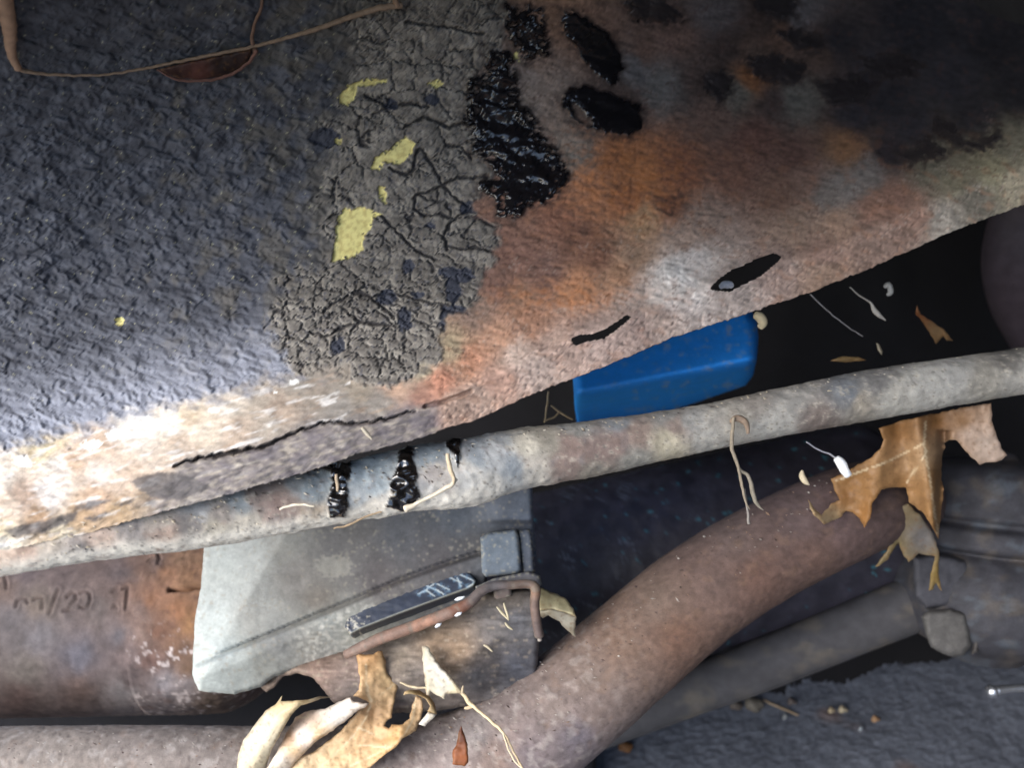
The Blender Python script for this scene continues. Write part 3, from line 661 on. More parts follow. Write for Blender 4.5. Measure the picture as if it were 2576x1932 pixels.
def muddy_tube():
    def disp(px, py, U, T):
        lum = sst(300, 900, px) * sst(1560, 1250, px)
        a = .0008 * ring_noise(U, T, 70, 60, 301) + .0004 * ring_noise(U, T, 70, 18, 305)
        crust = sst(-.05, .25, ring_noise(U, T, 70, 75, 311))
        a = a + crust * (.0006 + .0006 * ring_noise(U, T, 70, 14, 315)) * (.3 + .7 * lum)
        dr = np.full(len(px), -90.0)
        for p in DRIPS: dr = np.maximum(dr, sd(px, py, p))
        a = a + sst(-4, 6, dr) * (np.cos(T) > -.1) * (.0012 + .0022 * gn(px / 24, py / 13, 318) + .0004 * gn(px / 9, py / 6, 319))
        return a
    v, f, px, py, U, T = tube_geo(TUBE, 4.2, 130, disp)
    n = len(px); front = np.cos(T) > -.15
    wx = px + 14 * fbm(px / 40, py / 40, 3, 320); wy = py + 12 * fbm(px / 40 + 7, py / 40, 3, 321)
    col = splat(wx, wy, TUBE_COL, 5.0, 8)
    a = ring_noise(U, T, 70, 24, 330, 5); b = ring_noise(U, T, 70, 60, 333); c = ring_noise(U, T, 70, 9, 336, 3)
    one = np.ones((n, 1))
    col = col * (1 + .45 * a)[:, None]
    bl = lin((112, 132, 150)); tan = lin((196, 184, 160)); brn = lin((138, 104, 90))
    col = mixc(col, one * bl, .3 * sst(.12, .35, b) * sst(1750, 1300, px) * sst(500, 800, px))
    col = mixc(col, one * tan, .6 * sst(.10, .32, a * .6 + c * .5))
    col = mixc(col, one * brn, .35 * sst(.16, .34, ring_noise(U, T, 70, 40, 339)) * sst(1000, 1900, px * 0 + 1900 - px * .3))
    gr = col.mean(1, keepdims=True); col = col * .62 + gr * .36 * np.array([1.03, 1.0, .95])
    # pale dried mud along the underside, brightened to offset its shade
    und = sst(.35, .85, -np.sin(T) * 0 + (py - np.interp(px, [p[0] for p in TUBE], [p[1] for p in TUBE])) / 78) * sst(1500, 900, px)
    col = mixc(col, one * lin((238, 230, 214)), .9 * und * sst(-.3, .2, a + .2))
    col = mixc(col, one * lin((84, 78, 76)), .6 * sst(.30, .42, c + .3 * a))
    dr = np.full(n, -90.0); did = np.full(n, -1)
    fx = px + 5 * fbm(px / 12, py / 12, 3, 341); fy = py + 5 * fbm(px / 12 + 4, py / 12, 3, 342)
    for i, p in enumerate(DRIPS):
        q = sd(fx, fy, p); did = np.where((q > dr) & (q > -8), i, did); dr = np.maximum(dr, q)
    zt = sst(-2, 2, dr) * front
    col = mixc(col, one * lin((26, 23, 22)), zt)
    rgh = .85 - .77 * zt
    root = thing('muddy_tube', 'long mud crusted steel tube with flaking paint crossing below the torn panel', 'tube', wpt(1165, 1190, .50))
    m = vmat('mud_crust', 1300, .25, .4, .0006, .3); mt = vmat('running_tar', 500, .2, .05, .0004, 1.0)
    used = np.zeros(len(f), bool)
    for i in range(len(DRIPS)):
        s = (zt[f].mean(1) > .5) & (did[f[:, 0]] == i); used |= s
        ids, inv = np.unique(f[s], return_inverse=True)
        if len(ids): obj('tar_drip', v[ids], inv.reshape(-1, 4), mt, root, 'shiny black tar running down the tube', col=col[ids], rgh=rgh[ids])
    ids, inv = np.unique(f[~used], return_inverse=True)
    obj('crusted_tube', v[ids], inv.reshape(-1, 4), m, root, col=col[ids], rgh=rgh[ids])
muddy_tube()

# ------------------------------------------------------------------ blue canister behind the panel
def simple_tube(name, pts, colfn, mat, disp=None, parent=None, step=6, seg=48, rgh=.8, round_ends=True, **k):
    v, f, px, py, U, T = tube_geo(pts, step, seg, disp, round_ends)
    return obj(name, v, f, mat, parent, col=colfn(px, py, U, T), rgh=rgh(px, py, U, T) if callable(rgh) else rgh, **k)

def C1(c): return lambda px, py, U, T: np.tile(lin(c), (len(px), 1)) * (1 + .3 * fbm(U / 20, T * 3, 3, 5))[:, None]

def blue_canister():
    root = thing('blue_canister', 'bright blue round canister in the gap behind the rusted panel edge', 'canister', wpt(1680, 960, .634))
    m = vmat('blue_paint', 500, .12, .08, .0003, .4)
    def cf(px, py, U, T):
        n = len(px); c = np.tile(lin((34, 150, 252)), (n, 1))
        c = mixc(c, np.tile(lin((150, 176, 196)), (n, 1)), .6 * sst(.12, .5, fbm(px / 26, py / 20, 4, 401)) * sst(1400, 1750, px))
        return c
    def dC(px, py):
        L = np.interp(px, [1440, 1920], [985, 893])
        b = py - L
        return .615 + .00045 * np.clip(-b, 0, 300) + .0022 * (np.sqrt((b * .5 + np.abs(b) * .5) ** 2 + 1600) - 40) + .00002 * (px - 1440)
    v, f, px, py, ed = slab_geo([(1440, 938), (1600, 876), (1872, 758), (1890, 780), (1904, 812), (1908, 850), (1904, 905), (1894, 945), (1876, 970), (1700, 1030), (1456, 1085), (1446, 1030)], dC, 6, .05, .02, 26, .6, 3)
    obj('shell', v, f, m, root, col=cf(px, py, px, py), rgh=.45)
    # pale crimp seam at the corner of the end
    simple_tube('seam_tab', [(1900, 792, .585, 10), (1912, 798, .585, 13), (1919, 812, .586, 12), (1912, 824, .587, 8)], C1((206, 188, 150)), vmat('pale_metal', 700, .15, .2, .0004), None, root, 4, 12, .6)
blue_canister()

# ------------------------------------------------------------------ rusty muffler body with stamped figures
GLY = [[(40, 168), (44, 153), (55, 146), (66, 148), (70, 158)], [(85, 150), (98, 144), (107, 146), (109, 158), (106, 172)], [(147, 124), (138, 147), (130, 172), (124, 186)], [(160, 179), (185, 177)], [(168, 142), (180, 132), (190, 134), (192, 148), (172, 172), (160, 178)],
       [(200, 133), (215, 128), (226, 134), (229, 150), (222, 168), (210, 173), (202, 168)], [(283, 130), (290, 124), (296, 120)], [(285, 172), (290, 164), (294, 172)], [(310, 122), (322, 116), (320, 140), (317, 172)], [(12, 92), (16, 108), (17, 120)], [(396, 30), (402, 44), (398, 58)]]
GLY = [[(x, y + 1360) for x, y in g] for g in GLY]
def muffler():
    root = thing('muffler_body', 'rusty brown muffler body with worn stamped figures at the lower left', 'muffler', wpt(250, 1760, .62))
    P = [(-420, 1590, .715, 214), (-100, 1580, .74, 216), (200, 1572, .74, 217), (360, 1568, .74, 217), (412, 1566, .74, 217), (424, 1566, .74, 218), (470, 1565, .74, 219), (540, 1562, .74, 219), (600, 1560, .74, 214), (650, 1560, .74, 190), (690, 1560, .74, 150)]
    def disp(px, py, U, T):
        a = .0007 * ring_noise(U, T, 210, 50, 411) + .0004 * ring_noise(U, T, 210, 14, 415)
        sc = sst(330, 400, px) * .0011 * ring_noise(U, T, 210, 20, 417, 5)
        g = np.full(len(px), 99.0)
        for q in GLY: g = np.minimum(g, polydist(px, py, q))
        fr = np.cos(T) > 0
        gl = (.0016 * (1 - sst(1.8, 5.5, g)) - .0010 * np.exp(-((g - 8) / 3.5) ** 2)) * fr
        slot = (1 - sst(2.6, 6.5, polydist(px, py, [(426, 1485), (512, 1476)]))) * fr
        return a + sc - gl * .55 - .012 * slot
    v, f, px, py, U, T = tube_geo(P, 3.2, 300, disp)
    n = len(px); one = np.ones((n, 1))
    wx = px + 20 * fbm(px / 50, py / 50, 3, 421); wy = py + 20 * fbm(px / 50 + 8, py / 50, 3, 422)
    pts = [(0, 1480, (122, 102, 92)), (150, 1450, (116, 100, 96)), (300, 1440, (112, 98, 96)), (100, 1520, (118, 104, 94)), (250, 1540, (114, 102, 98)), (100, 1600, (116, 110, 112)), (200, 1650, (114, 110, 118)), (300, 1600, (112, 106, 110)), (60, 1690, (120, 110, 102)), (200, 1740, (112, 92, 84)), (50, 1760, (100, 80, 74)), (330, 1700, (110, 96, 94)), (400, 1420, (122, 102, 94)), (460, 1400, (164, 126, 98)), (60, 1430, (112, 98, 98)), (30, 1560, (116, 108, 108)), (420, 1440, (170, 122, 90)), (480, 1440, (170, 126, 92)), (380, 1510, (158, 112, 84)), (450, 1540, (172, 120, 86)), (480, 1570, (180, 132, 90)), (400, 1590, (140, 100, 80)), (350, 1540, (140, 116, 106)), (440, 1630, (150, 112, 88)), (380, 1660, (126, 96, 86)), (470, 1680, (156, 122, 96)), (320, 1650, (130, 112, 108)), (420, 1720, (176, 168, 170)), (360, 1600, (150, 124, 112)), (310, 1740, (150, 142, 140)), (470, 1730, (170, 158, 156)), (520, 1770, (128, 108, 92))]
    col = splat(wx, wy, pts, 3.2, 14)
    a = ring_noise(U, T, 210, 22, 431, 5); b = ring_noise(U, T, 210, 70, 433)
    col = col * .64 * (1 + .45 * a + .25 * b)[:, None]
    g = np.full(n, 99.0)
    for gg in GLY: g = np.minimum(g, polydist(px, py, gg))
    col = mixc(col, one * lin((58, 44, 40)), .6 * (1 - sst(1.5, 5, g)) * sst(-.4, .1, a))
    z = sst(300, 390, px + 60 * b)
    col = mixc(col, one * lin((206, 192, 186)), .75 * sst(.16, .36, ring_noise(U, T, 210, 15, 437, 5) + .35 * fbm(px / 60, py / 60, 2, 439)) * z * sst(1540, 1640, py))
    col = mixc(col, one * lin((96, 70, 60)), .5 * sst(.14, .4, ring_noise(U, T, 210, 34, 441)) * z)
    obj('shell', v, f, vmat('rusty_steel', 1100, .28, .35, .0006, .25), root, col=col, rgh=.88)
muffler()

# ------------------------------------------------------------------ grey housing with strip, bracket and brown belly
GROOVE = [(440, 1690), (530, 1654), (700, 1586), (860, 1520), (1000, 1460), (1120, 1416), (1210, 1388)]
def housing():
    root = thing('grey_housing', 'dusty grey metal housing with a dark strip beneath the middle of the tube', 'housing', wpt(900, 1740, .62))
    m = vmat('dusty_grey', 900, .16, .2, .0004, .3)
    gx = [p[0] for p in GROOVE]; gy = [p[1] for p in GROOVE]
    def depth(px, py):
        cr = np.interp(py, [1180, 1330, 1560, 1800], [822, 735, 600, 470])      # the soft crease
        left = np.clip(cr - px, 0, 400)
        below = py - np.interp(px, gx, gy)
        return .585 + .00020 * left * sst(0, 40, left) - .009 * sst(0, 16, below) + .00016 * np.clip(below - 40, 0, 300) + .00004 * (px - 700) - .010 * sst(1150, 1230, px) * sst(1380, 1350, py) * 0
    def hgt(px, py):
        g = np.abs(py - np.interp(px, gx, gy))
        ridge = .010 * sst(1180, 1270, px) * sst(1322, 1304, py)
        return -.005 * (1 - sst(2, 6, g)) * sst(500, 600, px) + .0007 * fbm(px / 60, py / 60, 3, 451) + .0003 * fbm(px / 12, py / 12, 3, 452) + ridge + .0009 * sst(560, 700, px) * sst(1.0, 0, 0 * px) * sst(0, 30, py - np.interp(px, gx, gy)) * fbm(px / 14, py / 12, 4, 453)
    poly = [(515, 1290), (1000, 1220), (1338, 1170), (1341, 1290), (1350, 1400), (1290, 1430), (1225, 1450), (1215, 1530), (1000, 1612), (880, 1652), (760, 1680), (690, 1704), (660, 1728), (590, 1748), (500, 1739), (484, 1700), (490, 1560), (505, 1480), (512, 1400)]
    v, f, px, py, ed = slab_geo(poly, depth, 6, .02, .006, 10, 1.5, 3, hgt)
    n = len(px); one = np.ones((n, 1))
    pts = [(560, 1420, (166, 168, 160)), (530, 1560, (168, 172, 166)), (620, 1400, (164, 164, 156)), (700, 1380, (150, 146, 136)), (560, 1650, (166, 172, 168)), (520, 1710, (172, 178, 172)), (640, 1560, (156, 154, 146)), (750, 1450, (132, 126, 118)), (850, 1400, (112, 108, 104)), (1000, 1340, (96, 96, 98)), (900, 1330, (108, 104, 100)), (1150, 1300, (92, 96, 102)), (1250, 1260, (96, 100, 108)), (1320, 1300, (96, 102, 112)), (800, 1510, (116, 108, 98)), (950, 1450, (98, 92, 90)), (1100, 1400, (92, 88, 88)), (1180, 1380, (86, 84, 84)), (700, 1620, (126, 126, 122)), (600, 1690, (156, 160, 154)), (820, 1570, (140, 142, 136)), (900, 1600, (150, 150, 140)), (780, 1620, (136, 134, 126)), (660, 1680, (140, 140, 132)), (1280, 1400, (100, 108, 116))]
    wx = px + 14 * fbm(px / 50, py / 50, 3, 455); wy = py + 14 * fbm(px / 50 + 5, py / 50, 3, 456)
    col = 1.15 * splat(wx, wy, pts, 3.6, 16) * (1 + .18 * fbm(px / 30, py / 24, 4, 457) + .2 * fbm(px / 8, py / 7, 2, 458))[:, None]
    sp = sst(.0, .3, 1 - np.hypot((px - 840) / 55, (py - 1425) / 34) + .6 * fbm(px / 14, py / 9, 3, 459))
    col = mixc(col, one * lin((168, 162, 148)), .7 * sp)
    spk = sst(.30, .45, fbm(px / 12, py / 9, 3, 461) + .4 * fbm(px / 70, py / 50, 2, 462))
    col = mixc(col, one * lin((160, 152, 136)), .6 * spk)
    bl = py - np.interp(px, gx, gy)
    col = mixc(col, one * lin((196, 192, 180)), .8 * sst(.05, .35, fbm(px / 16, py / 10, 4, 464) + .1) * sst(8, 30, bl) * sst(700, 800, px) * sst(960, 900, px))
    obj('face', v, f, m, root, col=col, rgh=.8)
    # dark strip
    L2 = [(880, 1596), (905, 1582), (1000, 1545), (1100, 1508), (1178, 1480), (1210, 1462)]
    lx = [p[0] for p in L2]; ly = [p[1] for p in L2]
    def dS(px, py):
        b = py - np.interp(px, lx, ly)
        return .580 + .00004 * (px - 900) + .00075 * np.clip(b, 0, 60) + .00010 * np.clip(-b, 0, 100)
    poly = [(872, 1540), (1000, 1474), (1125, 1426), (1158, 1420), (1180, 1436), (1197, 1462), (1190, 1500), (1150, 1530), (1000, 1590), (925, 1618), (890, 1612), (868, 1580)]
    v, f, px, py, ed = slab_geo(poly, dS, 2.6, .012, .003, 7, .8, 5, lambda a, b: .00025 * fbm(a / 40, b / 26, 2, 470))
    n = len(px); one = np.ones((n, 1))
    col = np.tile(lin((54, 61, 76)), (n, 1)) * (1 + .3 * fbm(px / 18, py / 12, 4, 471))[:, None]
    b = py - np.interp(px, lx, ly)
    col = mixc(col, one * lin((176, 176, 160)), .75 * (1 - sst(1, 4, np.abs(b))))
    scr = np.full(n, 99.0)
    for q in ([(1066, 1470), (1100, 1486), (1116, 1496)], [(1078, 1448), (1090, 1470), (1066, 1490)], [(1100, 1470), (1130, 1484)], [(1108, 1438), (1140, 1458), (1160, 1466)], [(1140, 1440), (1172, 1452), (1196, 1464), (1176, 1478)], [(1052, 1495), (1072, 1486), (1092, 1500)], [(1150, 1455), (1160, 1475)]):
        scr = np.minimum(scr, polydist(px + 3 * gn(px / 9, py / 9, 4), py, q))
    col = mixc(col, one * lin((196, 206, 206)), .85 * (1 - sst(.8, 2.6, scr)))
    col = mixc(col, one * lin((110, 150, 180)), .5 * (1 - sst(3, 12, scr)) * sst(-.1, .3, fbm(px / 9, py / 9, 3, 4)))
    col = mixc(col, one * lin((180, 174, 156)), .8 * sst(.1, .3, fbm(px / 12, py / 9, 3, 473) + .006 * (905 - px)))
    obj('dark_strip', v, f, vmat('dark_gloss', 800, .2, .05, .0002, .5), root, 'dark blue grey glossy strip with pale scratches at its end', col=col, rgh=.28)
    # bracket block, its side rail and the ledge below
    def blk(name, poly, d0, c, label=None, sl=0):
        v, f, px, py, ed = slab_geo(poly, lambda a, b: d0 + sl * (a - poly[0][0]), 5, .02, .004, 9, 1.0, 9, lambda a, b: .0004 * fbm(a / 14, b / 12, 3, 480))
        col = np.tile(lin(c), (len(px), 1)) * (1 + .25 * fbm(px / 20, py / 16, 4, 481))[:, None]
        col = mixc(col, np.tile(lin((158, 154, 138)), (len(px), 1)), .7 * sst(.15, .35, fbm(px / 8, py / 8, 3, 482) + .35 * (1 - sst(2, 9, ed)) - .1))
        return obj(name, v, f, m, root, label, col=col, rgh=.75)
    blk('bracket_block', [(1208, 1352), (1230, 1340), (1298, 1332), (1306, 1350), (1312, 1436), (1300, 1444), (1222, 1452), (1212, 1440)], .582, (104, 114, 124), 'small square blue grey block on the bracket')
    blk('bracket_rail', [(1303, 1334), (1332, 1331), (1338, 1345), (1346, 1438), (1338, 1446), (1316, 1446)], .588, (88, 94, 104))
    blk('bracket_ledge', [(1196, 1476), (1240, 1456), (1330, 1438), (1358, 1448), (1364, 1470), (1352, 1484), (1320, 1482), (1270, 1476), (1230, 1492), (1205, 1500)], .577, (98, 98, 104))
    blk('clamp_tab', [(1240, 1482), (1284, 1474), (1290, 1500), (1262, 1512), (1246, 1514)], .588, (128, 112, 104))
    # brown belly
    def dB(px, py):
        top = np.interp(px, [640, 700, 880, 1050, 1180, 1260, 1350], [1716, 1676, 1630, 1580, 1530, 1482, 1470])
        y = np.clip((py - top) / 240., 0, 1)
        return .600 - .03 * np.sqrt(np.clip(1 - (1 - y * 1.5) ** 2, 0, 1)) + .05 * np.clip(y - .5, 0, 1) + .03 * sst(760, 640, px) + .00006 * np.clip(px - 1200, 0, 200)
    poly = [(648, 1722), (690, 1690), (760, 1664), (880, 1630), (1050, 1580), (1180, 1530), (1215, 1495), (1260, 1484), (1350, 1476), (1356, 1600), (1350, 1720), (1280, 1760), (1100, 1790), (900, 1800), (840, 1770), (812, 1735), (786, 1704), (748, 1694), (712, 1704), (690, 1730), (670, 1742)]
    v, f, px, py, ed = slab_geo(poly, dB, 6, .015, .008, 14, 2, 11, lambda a, b: .0012 * fbm(a / 34, b / 12, 5, 490) + .0004 * fbm(a / 10, b / 8, 3, 491))
    n = len(px); one = np.ones((n, 1))
    pts = [(720, 1690, (120, 104, 92)), (800, 1680, (128, 106, 94)), (900, 1680, (122, 104, 94)), (1000, 1650, (120, 108, 94)), (1100, 1610, (124, 104, 84)), (1150, 1640, (128, 106, 84)), (1050, 1700, (104, 96, 90)), (1250, 1580, (96, 92, 90)), (1300, 1560, (88, 88, 92)), (1300, 1680, (76, 78, 86)), (1200, 1700, (84, 82, 84)), (1280, 1500, (108, 98, 88)), (900, 1740, (96, 88, 84))]
    col = 1.25 * splat(px, py, pts, 3, 20) * (1 + .7 * fbm(px / 50, py / 11, 5, 493) + .2 * fbm(px / 9, py / 7, 2, 494))[:, None]
    col = mixc(col, one * lin((176, 160, 140)), .55 * sst(.22, .42, fbm(px / 22, py / 8, 4, 495)))
    obj('belly', v, f, vmat('rusty_steel', 1100, .28, .35, .0006, .25), root, 'brown rusted rounded belly of the housing', col=col, rgh=.82)
housing()

def copper_line():
    root = thing('brake_line', 'thin coppery line running along the dark strip and hooking down at its end', 'metal line', wpt(1100, 1560, .57))
    m = vmat('rusty_copper', 900, .25, .3, .0004, .35)
    def cf(px, py, U, T):
        n = len(px)
        c = splat(px + 6 * gn(U / 14, T, 2), py, [(900, 1632, (150, 118, 100)), (1000, 1590, (156, 118, 98)), (1070, 1565, (190, 132, 100)), (1120, 1545, (160, 126, 108)), (1150, 1530, (150, 84, 52)), (1190, 1500, (112, 98, 94)), (1240, 1472, (100, 94, 96)), (1330, 1468, (112, 96, 88)), (1346, 1480, (160, 112, 76)), (1345, 1520, (130, 104, 92)), (1356, 1590, (112, 92, 86))], 3, 12)
        c = c * .62 + .12 * c.mean(1, keepdims=True)
        return mixc(c * (1 + .6 * fbm(U / 18, np.cos(T) * 1.5, 4, 501))[:, None], np.tile(lin((120, 112, 100)), (len(px), 1)), .6 * sst(.1, .35, fbm(U / 26, np.cos(T) + 4, 3, 503)))
    simple_tube('line', [(870, 1648, .572, 11), (900, 1634, .570, 14), (960, 1606, .568, 15), (1050, 1574, .566, 15), (1144, 1536, .565, 15), (1184, 1514, .565, 14), (1210, 1488, .566, 13), (1243, 1474, .567, 12), (1290, 1472, .567, 11), (1330, 1470, .566, 11), (1347, 1482, .565, 13), (1345, 1520, .565, 12), (1350, 1566, .565, 12), (1357, 1602, .565, 12)], cf, m, lambda px, py, U, T: .0003 * fbm(U / 14, T * 1.5, 3, 502), root, 4, 20, .6)
    simple_tube('tip', [(1356, 1600, .565, 6), (1358, 1612, .565, 6)], C1((150, 140, 130)), m, None, root, 3, 10, .5)
copper_line()

# ------------------------------------------------------------------ exhaust pipe
PIPE = [(-500, 2000, .60, 150), (-200, 1990, .60, 148), (300, 1982, .60, 146), (700, 1985, .60, 146), (980, 1978, .602, 146), (1180, 1935, .606, 144), (1340, 1842, .612, 140), (1470, 1740, .618, 134), (1610, 1618, .626, 130), (1760, 1494, .634, 126), (1930, 1388, .644, 121), (2130, 1292, .660, 116), (2235, 1262, .70, 106), (2290, 1256, .78, 92), (2320, 1256, .88, 78)]
def exhaust_pipe():
    root = thing('exhaust_pipe', 'thick bent rusty exhaust pipe rising from the bottom left to the right', 'exhaust pipe', wpt(1180, 1980, .61))
    def disp(px, py, U, T):
        return .0006 * ring_noise(U, T, 125, 60, 511) + .00035 * ring_noise(U, T, 125, 12, 515) - .0005 * sst(.25, .5, ring_noise(U, T, 125, 9, 516, 2))
    v, f, px, py, U, T = tube_geo(PIPE, 5, 150, disp)
    n = len(px); one = np.ones((n, 1))
    pts = [(100, 1890, (150, 138, 128)), (400, 1890, (146, 134, 126)), (700, 1900, (140, 128, 120)), (1200, 1850, (148, 140, 138)), (1250, 1900, (158, 134, 122)), (1330, 1900, (128, 116, 118)), (1400, 1790, (142, 126, 118)), (1480, 1700, (134, 116, 106)), (1560, 1620, (134, 108, 92)), (1650, 1520, (128, 108, 96)), (1700, 1600, (128, 96, 80)), (1800, 1450, (120, 98, 90)), (1850, 1350, (116, 98, 92)), (1900, 1450, (122, 92, 80)), (2000, 1300, (112, 94, 92)), (2100, 1300, (108, 88, 88)), (2200, 1300, (104, 84, 80)), (1450, 1850, (120, 112, 120)), (1500, 1800, (134, 116, 108)), (2050, 1400, (116, 90, 80))]
    wx = px + 24 * fbm(px / 60, py / 60, 3, 521); wy = py + 24 * fbm(px / 60 + 5, py / 60, 3, 522)
    col = splat(wx, wy, pts, 3, 25)
    a = ring_noise(U, T, 125, 16, 525, 4); b = ring_noise(U, T, 125, 55, 527)
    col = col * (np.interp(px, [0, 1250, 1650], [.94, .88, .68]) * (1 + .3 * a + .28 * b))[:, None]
    col = mixc(col, one * lin((132, 104, 84)), .25 * sst(.18, .4, ring_noise(U, T, 125, 34, 529)))
    col = mixc(col, one * lin((76, 62, 60)), .4 * sst(.20, .4, ring_noise(U, T, 125, 11, 531, 3)))
    col = mixc(col, one * lin((186, 176, 168)), .45 * sst(.2, .42, ring_noise(U, T, 125, 24, 533) + .12) * sst(1700, 1200, px))
    obj('pipe', v, f, vmat('rusty_steel', 1100, .28, .35, .0006, .25), root, col=col, rgh=.85)
exhaust_pipe()

# ------------------------------------------------------------------ black drum, link rod, ball joint, hose
def black_drum():
    root = thing('black_drum', 'big scuffed black drum behind the rusty exhaust pipe', 'drum', wpt(1800, 1500, .86))
    m = vmat('scuffed_black', 420, .35, .3, .0006, .45)
    def cf(px, py, U, T):
        n = len(px); c = np.tile(lin((46, 44, 54)), (n, 1)) * (1 + .5 * fbm(px / 50, py / 50, 4, 541))[:, None]
        ca, sa = math.cos(-.45), math.sin(-.45); ax = px * ca - py * sa; ay = px * sa + py * ca
        s = sst(.36, .46, gn(ax / 60, ay / 3.2, 543)) * sst(.05, .3, fbm(px / 90, py / 80, 2, 544))
        c = mixc(c, np.tile(lin((96, 104, 118)), (n, 1)), .45 * s * sst(1900, 1500, px))
        t = sst(.42, .5, fbm(px / 26, py / 20, 3, 546))
        return mixc(c, np.tile(lin((54, 110, 124)), (n, 1)), .7 * t)
    P = [(1080, 1545, .83, 236), (1400, 1475, .835, 238), (1800, 1386, .84, 238), (2100, 1318, .845, 236), (2180, 1300, .846, 232), (2222, 1290, .847, 220), (2244, 1285, .847, 200), (2252, 1283, .847, 176)]
    simple_tube('shell', P, cf, m, lambda px, py, U, T: .0012 * ring_noise(U, T, 230, 70, 548) + .0004 * ring_noise(U, T, 230, 14, 549), root, 5, 200, lambda px, py, U, T: .5 + .25 * fbm(px / 30, py / 30, 3, 4))
black_drum()

def link_rod():
    root = thing('link_rod', 'dusty dark grey rod leading to the joint at the lower right', 'rod', wpt(2050, 1690, .76))
    def cf(px, py, U, T):
        n = len(px); c = np.tile(lin((64, 63, 66)), (n, 1)) * (1 + .3 * fbm(px / 40, py / 40, 4, 551))[:, None]
        return mixc(c, np.tile(lin((100, 92, 80)), (n, 1)), .5 * sst(0, .5, fbm(px / 90, py / 60, 3, 553)))
    P = [(1380, 1880, .83, 50), (1560, 1810, .81, 54), (1750, 1737, .79, 58), (1900, 1680, .775, 62), (2080, 1608, .765, 64), (2250, 1540, .755, 66), (2400, 1480, .75, 68)]
    simple_tube('shaft', P, cf, vmat('dusty_grey', 900, .16, .2, .0004, .3), lambda px, py, U, T: .0006 * ring_noise(U, T, 60, 40, 555), root, 6, 64, .85)
link_rod()

def ball_joint():
    root = thing('ball_joint', 'grimy grey ringed joint boot at the right edge below the brown oak leaf', 'joint', wpt(2480, 1700, .76))
    m = vmat('grimy_rubber', 500, .3, .3, .0008, .3)
    ys = [1152, 1158, 1170, 1190, 1225, 1262, 1290, 1300, 1310, 1322, 1350, 1366, 1378, 1392, 1430, 1480, 1530, 1570, 1600, 1630]
    hs = [60, 100, 140, 165, 180, 184, 184, 168, 170, 192, 196, 190, 168, 186, 214, 224, 222, 205, 170, 110]
    P = [(2500 - .06 * (y - 1150), y, .755, h) for y, h in zip(ys, hs)]
    def cf(px, py, U, T):
        n = len(px); c = np.tile(lin((52, 52, 58)), (n, 1)) * (1 + .45 * fbm(px / 40, py / 40, 4, 561))[:, None]
        c = mixc(c, np.tile(lin((84, 76, 68)), (n, 1)), .5 * sst(0, .4, fbm(px / 60, py / 60, 3, 562)) + .0)
        return mixc(c, np.tile(lin((92, 104, 116)), (n, 1)), .25 * sst(.1, .4, fbm(px / 80, py / 50, 3, 563)))
    simple_tube('boot', P, cf, m, lambda px, py, U, T: .002 * ring_noise(U, T, 180, 70, 565) + .0008 * ring_noise(U, T, 180, 20, 566), root, 4, 140, .7)
    def blk(name, poly, d0, c):
        v, f, px, py, ed = slab_geo(poly, lambda a, b: d0 + 0 * a, 6, .03, .008, 16, 2, 9, lambda a, b: .001 * fbm(a / 24, b / 20, 3, 570))
        col = np.tile(lin(c), (len(px), 1)) * (1 + .3 * fbm(px / 22, py / 18, 4, 571))[:, None]
        return obj(name, v, f, m, root, col=col, rgh=.75)
    blk('clamp_nut', [(2318, 1552), (2336, 1536), (2392, 1532), (2430, 1542), (2440, 1580), (2446, 1622), (2424, 1650), (2386, 1652), (2342, 1630), (2330, 1600)], .690, (84, 82, 80))
    blk('clamp_ear', [(2436, 1560), (2462, 1556), (2470, 1590), (2462, 1640), (2444, 1648), (2448, 1600)], .694, (76, 72, 70))
    blk('collar', [(2296, 1402), (2360, 1392), (2430, 1410), (2456, 1460), (2462, 1540), (2400, 1528), (2330, 1532), (2300, 1500)], .702, (64, 64, 70))
ball_joint()

def hose():
    root = thing('purple_hose', 'dim purple grey hose at the right edge below the panel', 'hose', wpt(2560, 800, .84))
    simple_tube('hose', [(2640, 380, .80, 88), (2600, 520, .82, 92), (2575, 640, .84, 94), (2585, 740, .86, 90), (2630, 840, .88, 84)], C1((56, 48, 55)), vmat('grimy_rubber', 500, .3, .3, .0008, .3), None, root, 6, 48, .6)
hose()

def steel_pin():
    root = thing('steel_pin', 'small shiny steel pin lying at the lower right edge', 'pin', wpt(2530, 1740, .80))
    m = bpy.data.materials.new('bright_steel'); m.use_nodes = True
    b = m.node_tree.nodes['Principled BSDF']; b.inputs['Metallic'].default_value = .9; b.inputs['Roughness'].default_value = .25; b.inputs['Base Color'].default_value = (.6, .63, .68, 1)
    nz = m.node_tree.nodes.new('ShaderNodeTexNoise'); nz.inputs['Scale'].default_value = 300
    bp = m.node_tree.nodes.new('ShaderNodeBump'); bp.inputs['Strength'].default_value = .2; bp.inputs['Distance'].default_value = .0005
    m.node_tree.links.new(nz.outputs[0], bp.inputs['Height']); m.node_tree.links.new(bp.outputs[0], b.inputs['Normal'])
    MATS['bright_steel'] = m
    simple_tube('shank', [(2506, 1738, .78, 12), (2540, 1734, .78, 10), (2620, 1728, .78, 10)], C1((150, 150, 150)), m, None, root, 5, 20)
    simple_tube('head', [(2486, 1742, .78, 14), (2496, 1740, .78, 17), (2504, 1738, .78, 14)], C1((150, 150, 150)), m, None, root, 3, 20)
steel_pin()

